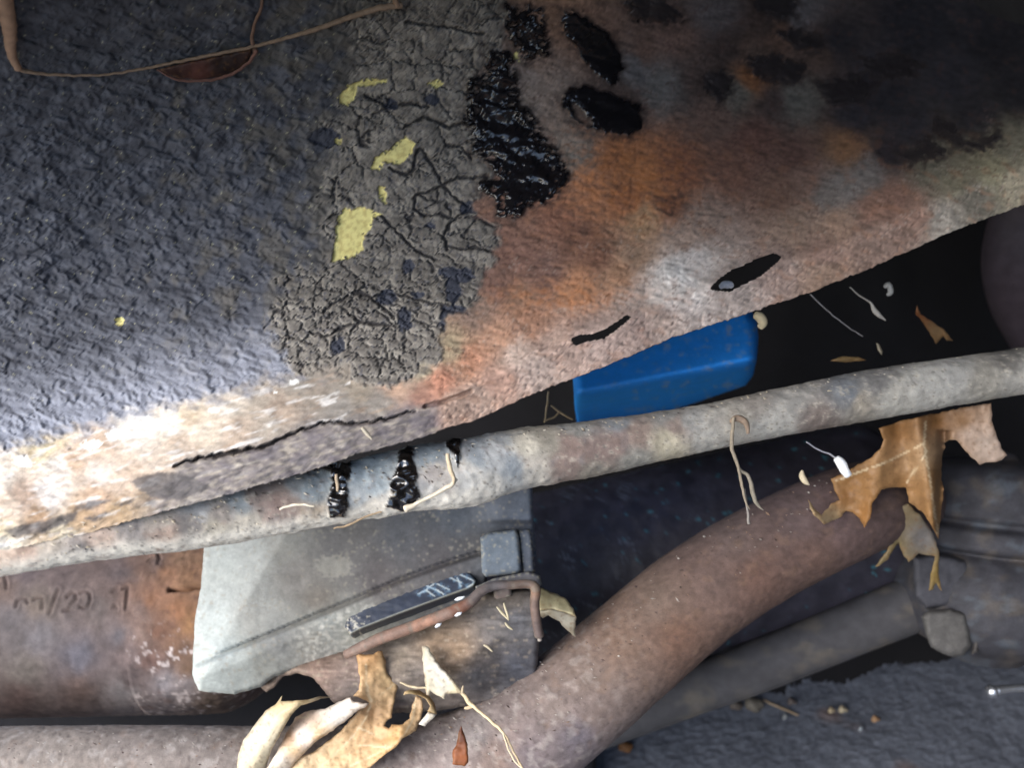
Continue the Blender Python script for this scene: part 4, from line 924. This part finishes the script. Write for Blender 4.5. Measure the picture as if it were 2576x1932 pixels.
def shadow_beam():  # black beam added where the gap is only in shadow
    root = thing('shadow_beam', 'added black beam standing in for shadow between the muffler and the exhaust pipe', 'shadow_beam', wpt(500, 1850, .86))
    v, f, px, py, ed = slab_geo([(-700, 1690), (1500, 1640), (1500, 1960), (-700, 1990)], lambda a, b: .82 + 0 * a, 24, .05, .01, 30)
    obj('beam', v, f, vmat('shade_black', 300, .3, .3, .001), root, col=np.tile(lin((24, 23, 28)), (len(px), 1)), rgh=.9)
shadow_beam()

# ------------------------------------------------------------------ leaves, twigs and litter
LEAF = vmat('dry_leaf', 700, .14, .25, .0004, .35, .18)
c7 = lambda p: cc(p, 600, 1640, 2.989)
c8 = lambda p: cc(p, 1050, 1250, 4.2535)
c9 = lambda p: cc(p, 1900, 950, 3.016)
def leaf(name, poly, depth, pts, veins=(), step=5, jag=2.0, seed=1, parent=None, label=None, cat=None, group=None, crumple=.0012, rgh=.5):
    v, f, px, py, ed = slab_geo(poly, depth, step, .0007, .0012, 7, jag, seed, lambda a, b: crumple * fbm(a / 34, b / 30, 3, seed + 3) + .0002 * fbm(a / 9, b / 9, 2, seed + 4))
    n = len(px); one = np.ones((n, 1))
    col = splat(px + 8 * fbm(px / 30, py / 30, 2, seed), py, pts, 3, 12)
    col = col * (1 + .22 * fbm(px / 26, py / 26, 4, seed + 6) + .14 * fbm(px / 7, py / 7, 2, seed + 8))[:, None]
    col = mixc(col, one * lin((122, 84, 52)), .45 * sst(.22, .42, fbm(px / 11, py / 11, 3, seed + 9)))
    if len(veins):
        vd = np.full(n, 99.0)
        for q in veins: vd = np.minimum(vd, polydist(px + 2 * gn(px / 20, py / 20, 3), py, q))
        col = mixc(col, one * lin((236, 216, 176)), .65 * (1 - sst(1, 3.4, vd)) * sst(-.6, .1, fbm(px / 20, py / 20, 2, 5)))
    col = mixc(col, one * lin((150, 108, 66)), .35 * (1 - sst(1, 8, ed)) * sst(-.1, .3, fbm(px / 20, py / 20, 2, seed)))
    return obj(name, v, f, LEAF, parent, label, cat, group, col=col, rgh=rgh)

def arc(axis0, axis1, half, d0, bulge):
    """depth of a leaf curled about the line axis0-axis1 (photo px)"""
    a = np.array(axis0, float); b = np.array(axis1, float); t = (b - a) / np.hypot(*(b - a))
    def f(px, py):
        q = ((px - a[0]) * -t[1] + (py - a[1]) * t[0]) / half
        return d0 - bulge * (1 - np.clip(q * q, 0, 2.2))
    return f

def leaves():
    G = 'dry leaves caught on the exhaust pipe'
    tan = [(860, 1690, (206, 160, 104)), (930, 1660, (204, 156, 104)), (940, 1740, (220, 182, 134)), (930, 1790, (178, 136, 94)), (960, 1830, (216, 176, 128)), (920, 1860, (212, 172, 124)), (1000, 1850, (210, 164, 104)), (1040, 1820, (214, 178, 132)), (1000, 1900, (208, 166, 104)), (850, 1900, (222, 188, 140)), (780, 1920, (226, 196, 152)), (1045, 1760, (200, 168, 128)), (980, 1700, (212, 178, 128))]
    L3 = c7([(880, -8), (915, 16), (960, 22), (1010, 20), (1050, -4), (1080, 0), (1108, 80), (1108, 150), (1150, 200), (1190, 232), (1196, 180), (1210, 150), (1204, 230), (1180, 330), (1162, 430), (1155, 500), (1112, 530), (1100, 560), (1128, 580), (1150, 545), (1230, 550), (1290, 500), (1300, 420), (1335, 330), (1372, 350), (1390, 390), (1376, 500), (1335, 600), (1250, 645), (1190, 715), (1080, 790), (985, 880), (960, 940), (330, 940), (400, 850), (470, 785), (560, 760), (640, 700), (720, 640), (800, 560), (880, 470), (950, 400), (990, 385), (900, 345), (862, 335), (880, 310), (908, 285), (912, 200), (896, 100)])
    def d3(px, py):
        d = .556 - .00010 * (1930 - py) * 0 + .00008 * (1930 - py)
        q = ((px - 905) * .93 + (py - 1700) * .36) / 60
        return d - .012 * np.exp(-q * q * .8) * sst(1900, 1760, py) + .010 * sst(1000, 1060, px) - .008 * np.exp(-((px - 1000 - (1900 - py) * .6) / 50) ** 2)
    leaf('oak_leaf', L3, d3, tan, [c7([(960, 100), (960, 250), (1000, 370), (960, 500), (860, 640), (700, 800), (560, 900)]), c7([(1330, 340), (1320, 480), (1250, 620), (1190, 690), (1000, 790), (840, 860)]), c7([(1010, 620), (900, 570)]), c7([(900, 700), (1080, 720), (1190, 690)]), c7([(990, 380), (960, 290)]), c7([(1180, 240), (1060, 330)])], 4.5, 2.5, 11, None,
         'large tan oak leaf with ragged lobes standing up before the housing', 'leaf', G, .002)
    L2 = c7([(170, 940), (230, 850), (285, 760), (340, 650), (400, 545), (430, 490), (500, 455), (560, 436), (650, 430), (760, 375), (842, 345), (862, 372), (895, 382), (985, 392), (960, 412), (900, 440), (800, 530), (700, 600), (600, 665), (520, 740), (430, 830), (370, 940)])
    leaf('oak_leaf', L2, arc((680, 1935), (900, 1770), 42, .560, .011), [(690, 1910, (240, 232, 220)), (760, 1850, (244, 238, 230)), (850, 1800, (240, 228, 212)), (720, 1850, (196, 152, 112)), (750, 1800, (204, 164, 130)), (800, 1850, (206, 166, 118)), (690, 1930, (232, 216, 190)), (830, 1770, (236, 226, 212)), (740, 1890, (214, 178, 134))],
         [c7([(500, 632), (620, 622), (720, 560)]), c7([(450, 500), (520, 495), (530, 470)])], 4.5, 2, 21, None, 'rolled tan leaf with a bright pale ridge between two others', 'leaf', G, .0012, .35)
    L1 = c7([(-20, 940), (0, 770), (40, 660), (130, 540), (200, 450), (280, 395), (300, 370), (330, 330), (320, 375), (400, 370), (520, 362), (600, 340), (650, 335), (702, 342), (620, 356), (540, 388), (470, 405), (430, 440), (385, 500), (345, 570), (300, 650), (250, 740), (215, 850), (190, 940)])
    leaf('willow_leaf', L1, arc((620, 1935), (745, 1765), 40, .556, .009), [(620, 1920, (224, 208, 174)), (640, 1860, (226, 216, 190)), (680, 1810, (220, 208, 182)), (700, 1780, (216, 192, 140)), (760, 1765, (206, 180, 132)), (660, 1900, (222, 206, 172)), (720, 1800, (206, 182, 136)), (800, 1755, (176, 160, 132))],
         [c7([(440, 400), (300, 470), (230, 590), (130, 800), (90, 930)])], 4.5, 1.2, 31, None, 'pale cream curled leaf at the left of the leaf cluster', 'leaf', G, .0008)
    # small curl and torn pale pieces
    leaf('leaf_curl', c7([(1238, 330), (1250, 300), (1290, 285), (1360, 290), (1430, 330), (1475, 390), (1492, 470), (1470, 480), (1420, 450), (1440, 410), (1410, 360), (1350, 330), (1290, 318), (1255, 322)]), arc((1010, 1745), (1095, 1800), 22, .560, .006), [(1050, 1740, (196, 160, 104)), (1090, 1780, (190, 164, 120)), (1030, 1745, (206, 178, 128))], (), 4, 1, 41, None, 'small brown leaf curl arching at the right of the large oak leaf', 'leaf', G)
    leaf('leaf_scrap', c7([(1355, 545), (1390, 500), (1425, 455), (1488, 476), (1460, 510), (1425, 535), (1402, 562)]), lambda a, b: .552 + 0 * a, [(1060, 1810, (236, 230, 214)), (1090, 1800, (216, 206, 184))], (), 4, 1, 43, None, 'tiny square white scrap below the brown leaf curl', 'leaf', G)
    leaf('torn_leaf', c7([(1378, -40), (1405, -42), (1430, -30), (1440, 0), (1480, 45), (1478, 70), (1520, 110), (1560, 150), (1610, 210), (1650, 262), (1680, 300), (1672, 320), (1600, 312), (1560, 316), (1550, 358), (1500, 335), (1440, 300), (1432, 330), (1415, 330), (1402, 230), (1388, 100)]), lambda a, b: .553 + .00010 * (1740 - b) - .00005 * (a - 1080), [(1070, 1650, (206, 200, 178)), (1100, 1690, (226, 222, 208)), (1120, 1730, (216, 210, 192)), (1075, 1720, (176, 166, 140)), (1140, 1735, (206, 190, 150))], [c7([(1395, -20), (1415, 150), (1425, 300)])], 4, 2.2, 45, None, 'torn whitish leaf piece with a ragged tip and thin stem', 'leaf', G)
    # serrated folded leaf
    t = thing('serrated_leaf', 'small folded greenish leaf with a serrated edge by the black drum', 'leaf', wpt(1400, 1560, .6), G)
    leaf('upper_half', c8([(1300, 985), (1330, 968), (1425, 1020), (1500, 1040), (1535, 1070), (1590, 1095), (1632, 1140), (1640, 1165), (1678, 1200), (1684, 1240), (1702, 1285), (1560, 1235), (1440, 1205), (1300, 1222)]), lambda a, b: .585 + .00018 * (1530 - b), [(1370, 1500, (120, 112, 84)), (1410, 1520, (156, 146, 110)), (1400, 1535, (200, 190, 150))], (), 4, 1.6, 51, t)
    leaf('lower_half', c8([(1296, 1222), (1440, 1206), (1560, 1236), (1702, 1287), (1688, 1340), (1694, 1390), (1684, 1430), (1698, 1505), (1650, 1480), (1600, 1430), (1560, 1390), (1520, 1340), (1460, 1305), (1400, 1272), (1340, 1300), (1305, 1268)]), lambda a, b: .585 + .00022 * (b - 1530), [(1370, 1545, (176, 166, 142)), (1420, 1560, (190, 182, 162)), (1440, 1590, (166, 156, 134))], (), 4, 1.6, 53, t)
    leaf('leaf_sliver', c7([(1672, 555), (1700, 620), (1722, 700), (1730, 830), (1700, 862), (1610, 850), (1612, 740), (1640, 700), (1652, 620)]), lambda a, b: .549 - .00004 * (b - 1830), [(1160, 1850, (96, 50, 30)), (1160, 1900, (150, 84, 46))], (), 4, 1.5, 55, None, 'dark reddish brown sliver stuck on the pale pipe', 'leaf', None)
    # oak leaf hanging at the right
    t = thing('hanging_oak_leaf', 'large brown oak leaf hanging over the exhaust pipe at the right', 'leaf', wpt(2280, 1300, .6))
    A = c9([(935, 385), (1100, 330), (1560, 230), (1792, 190), (1795, 260), (1800, 330), (1840, 470), (1880, 545), (1912, 592), (1840, 640), (1760, 645), (1700, 662), (1600, 560), (1530, 480), (1470, 470), (1430, 500), (1440, 530), (1415, 600), (1412, 760), (1428, 850), (1415, 960), (1390, 1230), (1340, 1130), (1280, 1030), (1170, 950), (1140, 830), (1040, 835), (960, 850), (890, 950), (868, 1080), (845, 1105), (830, 1140), (790, 1070), (740, 1025), (690, 1010), (650, 1060), (600, 1085), (520, 1115), (450, 1050), (415, 990), (402, 920), (440, 985), (500, 1040), (540, 1000), (590, 950), (640, 930), (600, 860), (575, 770), (690, 710), (880, 610), (950, 530), (972, 470)])
    def dA(px, py):
        q = (px - 2315 - (py - 1100) * .18)
        d = .600 - .016 * np.exp(-(q / 34) ** 2) - .012 * np.exp(-((px - 2210) / 45) ** 2) + .00006 * (py - 1100)
        return d - .020 * sst(2110, 2040, px) * sst(1230, 1300, py) + .018 * np.exp(-((px - 2372 + (py - 1150) * .05) / 12) ** 2) * (py > 1080)
    pa = [(2250, 1080, (158, 108, 56)), (2350, 1060, (150, 100, 52)), (2200, 1150, (184, 138, 88)), (2150, 1210, (164, 114, 60)), (2120, 1250, (150, 102, 52)), (2300, 1180, (196, 154, 108)), (2330, 1150, (202, 162, 118)), (2280, 1220, (170, 122, 68)), (2360, 1200, (168, 118, 66)), (2340, 1300, (178, 130, 76)), (2360, 1330, (170, 122, 70)), (2180, 1290, (172, 116, 56)), (2080, 1300, (210, 180, 136)), (2055, 1280, (196, 166, 120)), (2440, 1090, (206, 178, 158)), (2480, 1120, (214, 190, 172)), (2420, 1060, (180, 134, 92)), (2500, 1150, (206, 180, 160)), (2395, 1180, (150, 104, 56))]
    leaf('blade', A, dA, [(x, y, tuple(int(k * .86 + 4) for k in c)) for x, y, c in pa], [c9([(1300, 300), (1280, 500), (1330, 800), (1390, 1200)]), c9([(1280, 500), (1000, 640), (620, 780)]), c9([(1300, 560), (1150, 800)])], 5, 2.5, 61, t, None, None, None, .002)
    B = c9([(1100, 985), (1160, 958), (1260, 1050), (1345, 1175), (1398, 1330), (1388, 1480), (1418, 1625), (1395, 1600), (1370, 1560), (1345, 1610), (1316, 1620), (1330, 1500), (1362, 1360), (1240, 1335), (1165, 1405), (1120, 1340), (1085, 1250), (1000, 1385), (940, 1430), (905, 1436), (990, 1330), (1050, 1200), (1090, 1080)])
    leaf('lower_lobe', B, lambda a, b: .640 + .00010 * (b - 1300), [(2280, 1290, (132, 116, 88)), (2240, 1380, (120, 104, 70)), (2320, 1350, (110, 106, 104)), (2350, 1450, (136, 112, 60)), (2345, 1480, (126, 106, 66))], (), 5, 2, 63, t, 'dull grey brown lower lobe of the leaf')
leaves()

def strand(name, pts, c, label, cat, group=None, parent=None, wob=.00035, rgh=.7):
    n = np.array(pts, float)
    v, f, px, py, U, T = tube_geo(pts, 4, 8, None)
    v = v + (wob * np.stack([gn(U / 18, U * 0 + 1, 5), gn(U / 18, U * 0 + 7, 6), gn(U / 18, U * 0 + 3, 7)], -1))
    col = np.tile(lin(c), (len(px), 1)) * (1 + .35 * fbm(U / 14, T, 3, 7))[:, None]
    return obj(name, v, f, vmat('dry_fibre', 900, .2, .3, .0003), parent, label, cat, group, col=col, rgh=rgh)

def P4(pts, d, h):
    n = len(pts); d = np.zeros(n) + d; h = np.zeros(n) + h
    return [(x, y, a, b) for (x, y), a, b in zip(pts, d, h)]

def litter():
    # dry vine lying across the top of the panel
    def on(pts, lift=.004): return [float(panel_depth(np.array([x]), np.array([y]))[0]) - lift for x, y in pts]
    t = thing('dry_vine', 'thin dry brown vine lying across the top left of the dark undercoating', 'vine', wpt(30, 190, .45))
    p = [(0, -60), (10, 0), (24, 75), (28, 130), (46, 172)]
    strand('stalk', P4(p, on(p, .006), [25, 23, 17, 12, 9]), (160, 128, 104), 'thick pale brown stalk at the left', None, None, t)
    p = [(36, 160), (60, 176), (124, 186), (249, 188), (348, 174), (448, 154), (547, 134), (632, 117), (721, 94), (796, 72), (895, 37), (960, 18), (1010, 12)]
    strand('stem', P4(p, on(p, .005), [7, 6, 4, 3, 3.5, 4, 4.5, 4.5, 5, 6, 7, 8, 8]), (138, 116, 96), None, None, None, t)
    p = [(1000, 14), (992, -10), (985, -60)]
    strand('side_shoot', P4(p, on(p, .006), [7, 7, 7]), (140, 114, 94), None, None, None, t)
    p = [(642, 128), (634, 100), (640, 60), (656, 22), (660, -10)]
    strand('side_shoot', P4(p, on(p, .004), [8, 5, 4, 4, 4]), (110, 84, 70), None, None, None, t)
    p = [(396, 174), (420, 188), (450, 200), (500, 202), (552, 196), (600, 176), (630, 150), (646, 126)]
    strand('pod_rim', P4(p, on(p, .008), [2, 3, 4, 4, 4, 4, 4, 5]), (110, 76, 66), None, None, None, t)
    dd = on([(520, 170)], .003)[0]
    leaf('pod', [(392, 176), (450, 160), (540, 142), (634, 122), (628, 150), (600, 174), (552, 192), (500, 198), (450, 196), (420, 186)], lambda a, b: panel_depth(a, b) - .0065 + .00003 * (b - 140), [(450, 180, (70, 46, 42)), (560, 165, (44, 32, 32)), (500, 195, (104, 62, 54))], (), 5, 1, 71, t, 'dark red opened pod under the stem')
    # rootlets hanging from the tube
    t = thing('rootlet', 'branched dry rootlet hanging from the tube over the black drum', 'rootlet', wpt(1850, 1080, .51))
    strand('strand', P4([(1846, 1050), (1842, 1090), (1842, 1130), (1856, 1170), (1866, 1220), (1876, 1262), (1886, 1282)], .512, [4, 5, 5, 4, 4, 3, 1]), (136, 124, 106), None, None, None, t)
    strand('strand', P4([(1844, 1140), (1860, 1180), (1884, 1200), (1894, 1240), (1904, 1268), (1920, 1284)], .513, [4, 4, 5, 6, 5, 1]), (128, 120, 106), None, None, None, t)
    strand('strand', P4([(1872, 1230), (1880, 1280), (1884, 1318)], .514, [3, 3, 4]), (128, 122, 116), None, None, None, t)
    strand('root_knot', P4([(1838, 1062), (1856, 1052), (1876, 1064), (1882, 1090)], .515, [5, 9, 8, 4]), (136, 116, 98), None, None, None, t)
    # stalks lying on the tube
    strand('straw', P4([(1020, 1282), (1050, 1266), (1090, 1246), (1132, 1222), (1148, 1206)], .462, [10, 5, 5, 6, 4]), (214, 200, 176), 'pale straw with a knobbed end below the tar drips', 'straw')
    strand('straw', P4([(1126, 1142), (1130, 1170), (1140, 1200), (1142, 1216)], .460, [5, 6, 5, 3]), (198, 178, 146), 'short pale straw upright on the tube by the third tar drip', 'straw')
    strand('straw', P4([(704, 1282), (730, 1272), (760, 1270), (790, 1274)], .452, [2.5, 3, 3, 2]), (226, 214, 190), 'thin curved pale straw on the tube left of the tar drips', 'straw')
    strand('straw', P4([(846, 1194), (848, 1215), (850, 1236)], .452, [4, 4.5, 3]), (170, 150, 124), 'tiny brown straw stuck in the left tar drip', 'straw')
    strand('straw', P4([(840, 1330), (880, 1320), (920, 1300), (960, 1288)], .468, [2, 3, 2.5, 2]), (150, 128, 100), 'thin brown straw under the tube below the left tar drip', 'straw')
    strand('straw', P4([(910, 1076), (922, 1090), (936, 1106)], .452, [4, 5, 2]), (176, 166, 146), 'short pale straw on the grey mud above the tube', 'straw')
    # stem of the torn leaf
    t = thing('bent_straw', 'long thin straw coloured stem crossing the bent pipe', 'stem', wpt(1190, 1790, .55), None)
    strand('stem', P4(c7([(1640, 290), (1690, 320), (1740, 390), (1800, 440), (1870, 500), (1950, 570), (2010, 640), (2080, 780), (2130, 870), (2160, 940)]), [.553, .552, .549, .545, .54, .536, .53, .523, .515, .51], [4, 5, 6, 4, 4, 4, 3, 3, 3, 3]), (206, 184, 146), None, None, None, t)
    strand('fork', P4(c7([(1990, 610), (2010, 680), (2050, 780), (2100, 850), (2140, 880)]), [.532, .527, .522, .517, .514], 2.4), (210, 190, 156), None, None, None, t)
    strand('knot', P4(c7([(1700, 425), (1730, 425), (1770, 405)]), .548, [3, 5, 4]), (196, 172, 136), None, None, None, t)
    strand('spur', P4(c7([(1684, 310), (1686, 280), (1690, 258)]), .55, [4, 3, 2]), (176, 158, 128), None, None, None, t)
    strand('straw', P4(c7([(1215, 232), (1270, 255), (1340, 270), (1420, 275)]), .556, [2, 3, 3, 2]), (206, 186, 150), 'pale curved straw across the torn whitish leaf', 'straw')
    # straws on the belly of the housing
    for pts, l in (([(850, 1180), (910, 1250), (980, 1320)], 'upper of the pale straws crossing on the brown belly'), ([(925, 1140), (950, 1220), (975, 1310)], 'steeper pale straw crossing another on the brown belly'), ([(940, 1350), (970, 1390), (1015, 1420)], 'lower short pale straw on the brown belly')):
        strand('straw', P4(c8(pts), .545, [2, 3.5, 2]), (186, 174, 142), l, 'straw')
    strand('straw', P4(c8([(710, 1590), (750, 1610), (800, 1655)]), .54, [2, 3.5, 2]), (190, 176, 146), 'pale straw low on the belly left of the hooked line', 'straw')
    # white flecks on the copper line
    for (x, y, w, l) in ((1156, 1506, 14, 'small white fleck on the dark strip above the coppery line'), (1153, 1546, 10, 'small white fleck on the middle of the coppery line'), (1102, 1574, 9, 'small white fleck under the coppery line')):
        v, f, px, py, ed = slab_geo([(x - w, y + 4), (x - w * .3, y - 4), (x + w, y - 6), (x + w * .6, y + 2), (x - w * .4, y + 6)], lambda a, b: .546 + 0 * a, 3, .001, .0006, 3, .5, 3)
        obj('paint_chip', v, f, vmat('white_chip', 800, .1, .2, .0003), None, l, 'chip', col=np.tile(lin((232, 236, 240)), (len(px), 1)), rgh=.5)
    # straws in the gap under the panel edge
    strand('straw', P4([(1380, 985), (1376, 1020), (1370, 1062)], .60, [2.5, 3, 2]), (176, 156, 122), 'upright straw in the dark gap left of the blue canister', 'straw')
    strand('straw', P4([(1386, 1020), (1410, 1038), (1440, 1056)], .60, [2.5, 3, 2]), (170, 152, 120), 'slanting straw in the dark gap left of the blue canister', 'straw')
    strand('straw', P4([(1370, 1060), (1395, 1048), (1410, 1034)], .60, [2, 2.5, 2]), (150, 134, 106), 'low straw in the dark gap left of the blue canister', 'straw')
    # bits hanging in the dark at the right
    strand('seed_husk', P4([(2138, 722), (2160, 742), (2190, 762), (2204, 786), (2228, 806)], .62, [1.5, 2, 3, 7, 1.5]), (150, 145, 138), 'pale seed husk on a thread under the panel edge', 'husk')
    strand('web_thread', P4([(2038, 740), (2080, 780), (2130, 820), (2170, 846)], .64, [1.6, 1.4, 1.2, 1]), (150, 146, 146), 'faint web thread below the right rust hole', 'thread')
    strand('husk', P4([(2226, 722), (2236, 716), (2240, 736), (2232, 742)], .64, [5, 7, 7, 4]), (150, 148, 144), 'small square pale husk hanging in the dark', 'husk')
    leaf('leaf_scrap', [(2306, 768), (2316, 790), (2350, 812), (2376, 830), (2398, 858), (2380, 856), (2372, 846), (2356, 866), (2340, 840), (2318, 806), (2304, 790)], lambda a, b: .66 + .0002 * (b - 800), [(2312, 790, (120, 72, 40)), (2360, 840, (124, 98, 66))], (), 4, 1.5, 81, None, 'brown forked leaf scrap hanging in the dark at the right', 'leaf')
    leaf('leaf_scrap', [(2204, 862), (2212, 866), (2220, 884), (2218, 894), (2208, 880)], lambda a, b: .63 + 0 * a, [(2210, 880, (150, 140, 118))], (), 3, .5, 83, None, 'tiny grey leaf scrap just above the tube', 'leaf')
    leaf('leaf_scrap', [(2088, 908), (2120, 896), (2160, 898), (2180, 906), (2130, 912)], lambda a, b: .62 + 0 * a, [(2130, 902, (120, 98, 62))], (), 4, 1, 85, None, 'thin ochre leaf scrap lying on top of the tube', 'leaf')
    strand('web_thread', P4([(2028, 1112), (2060, 1132), (2090, 1144), (2112, 1158)], .60, [1.5, 1.8, 2, 3]), (170, 170, 180), 'web thread holding the white cocoon', 'thread')
    strand('cocoon', P4([(2104, 1154), (2116, 1166), (2124, 1182), (2134, 1196)], .585, [9, 13, 12, 10]), (240, 244, 248), 'small bright white cocoon beside the hanging brown oak leaf', 'cocoon', rgh=.6)
    strand('husk', P4([(2018, 1184), (2018, 1198), (2026, 1212), (2036, 1220)], .60, [3, 8, 7, 1.5]), (206, 190, 158), 'curved pale husk above the rusty exhaust pipe', 'husk')
    # flake showing inside the upper rust hole
    strand('paint_chip', P4([(1812, 722), (1824, 716), (1836, 716), (1842, 722)], .545, [6, 10, 10, 6]), (230, 234, 240), 'white chip sitting in the right rust hole', 'chip')
    # crumbs on the ground below
    def gd(py): return CAM_H / (math.sin(PITCH) - (966 - py) * K * math.cos(PITCH)) - .006
    spots = [(1692, 1788, 13, (150, 130, 90)), (1712, 1764, 11, (120, 108, 80)), (1748, 1782, 9, (156, 136, 84)), (1896, 1774, 26, (120, 112, 100)), (1850, 1776, 18, (104, 94, 84)), (2092, 1790, 10, (196, 176, 140)), (2120, 1788, 12, (206, 190, 156)), (2202, 1812, 11, (190, 146, 104)), (1992, 1768, 12, (104, 92, 88)), (2166, 1836, 7, (170, 180, 190)), (1572, 1880, 20, (156, 104, 56)), (1574, 1862, 8, (200, 190, 170)), (1976, 1806, 8, (150, 156, 160))]
    names = ['ochre crumb beside the bent pipe, nearest to it', 'dull crumb above the ochre one by the bent pipe', 'small yellow crumb on the dark ground', 'largest round grey crumb in the middle of the litter', 'flat dark crumb left of the largest grey crumb', 'left of two pale seeds on the dark ground', 'right of two pale seeds on the dark ground', 'single reddish round crumb at the right of the litter', 'dark crumb right of the largest grey crumb', 'tiny bluish white grain on the lit ground', 'orange brown crumb at the foot of the bent pipe', 'tiny white crumb at the foot of the bent pipe', 'tiny pale grain below the largest grey crumb']
    for k, ((x, y, r, c), nm) in enumerate(zip(spots, names)):
        d = gd(y)
        c = tuple(int(k * .68) for k in c); r *= .85
        strand('crumb', [(x - r * .8, y + 2, d, r * .55), (x - r * .2, y, d, r * .9), (x + r * .4, y - 1, d, r * .8), (x + r, y - 2, d, r * .4)], c, nm, 'crumb', 'crumbs of litter on the ground', wob=.002)
    strand('twig', P4([(1920, 1762), (1960, 1780), (2008, 1800)], [gd(1762), gd(1780), gd(1800)], 2.4), (130, 110, 84), 'thin twig among the crumbs on the ground', 'twig')

    # grit sprinkled over pipe, housing and tube: far too many to count
    V = []; F = []; CC = []
    def sprinkle(pts, half, n, r0, r1, cols, seed):
        rr = random.Random(seed); s = spline(pts, 4)
        s = s[(s[:, 0] > -30) & (s[:, 0] < 2600)]
        for _ in range(n):
            a = s[rr.randrange(len(s))]; th = rr.uniform(-1.35, 1.35)
            i = min(max(1, int(np.argmin(abs(s[:, 0] - a[0])))), len(s) - 2); t = s[i + 1][:2] - s[i - 1][:2]; t = t / np.hypot(*t)
            q = a[3] * math.sin(th) * .99
            x = a[0] - t[1] * q; y = a[1] + t[0] * q; d = a[2] - a[3] * K * a[2] * math.cos(th) * 1.005
            ang = rr.uniform(-.2, .9); L = rr.uniform(r0, r1); w = L * rr.uniform(.25, .6)
            if rr.random() < .15: L *= 1.8
            ca, sa = math.cos(ang), math.sin(ang)
            b = len(V)
            for (ux, uy, uz) in ((-1, 0, 0), (0, -1, 0), (1, 0, 0), (0, 1, 0), (0, 0, -1), (0, 0, 1)):
                V.append((x + ca * ux * L - sa * uy * w, y + sa * ux * L + ca * uy * w, d + uz * w * K * d))
            for tr in ((0, 1, 4), (1, 2, 4), (2, 3, 4), (3, 0, 4), (1, 0, 5), (2, 1, 5), (3, 2, 5), (0, 3, 5)): F.append(tuple(b + k for k in tr))
            c = lin(cols[rr.randrange(len(cols))]) * rr.uniform(.7, 1.1)
            CC.extend([c] * 6)
    sprinkle(PIPE, 1, 800, 1.6, 4.5, [(160, 150, 140), (190, 182, 172), (150, 120, 96), (86, 70, 64), (78, 62, 58)], 3)
    sprinkle(TUBE, 1, 800, 2, 5.5, [(216, 206, 186), (196, 182, 156), (110, 100, 92), (92, 86, 84)], 4)
    Va = np.array(V)
    obj('grit', to_world(cam_pt(Va[:, 0], Va[:, 1], Va[:, 2])), np.array(F), vmat('dry_fibre', 900, .2, .3, .0003), None, 'fine pale grit sprinkled over the tube and the exhaust pipe', 'grit', kind='stuff', col=np.array(CC), rgh=.8, smooth=False)
litter()
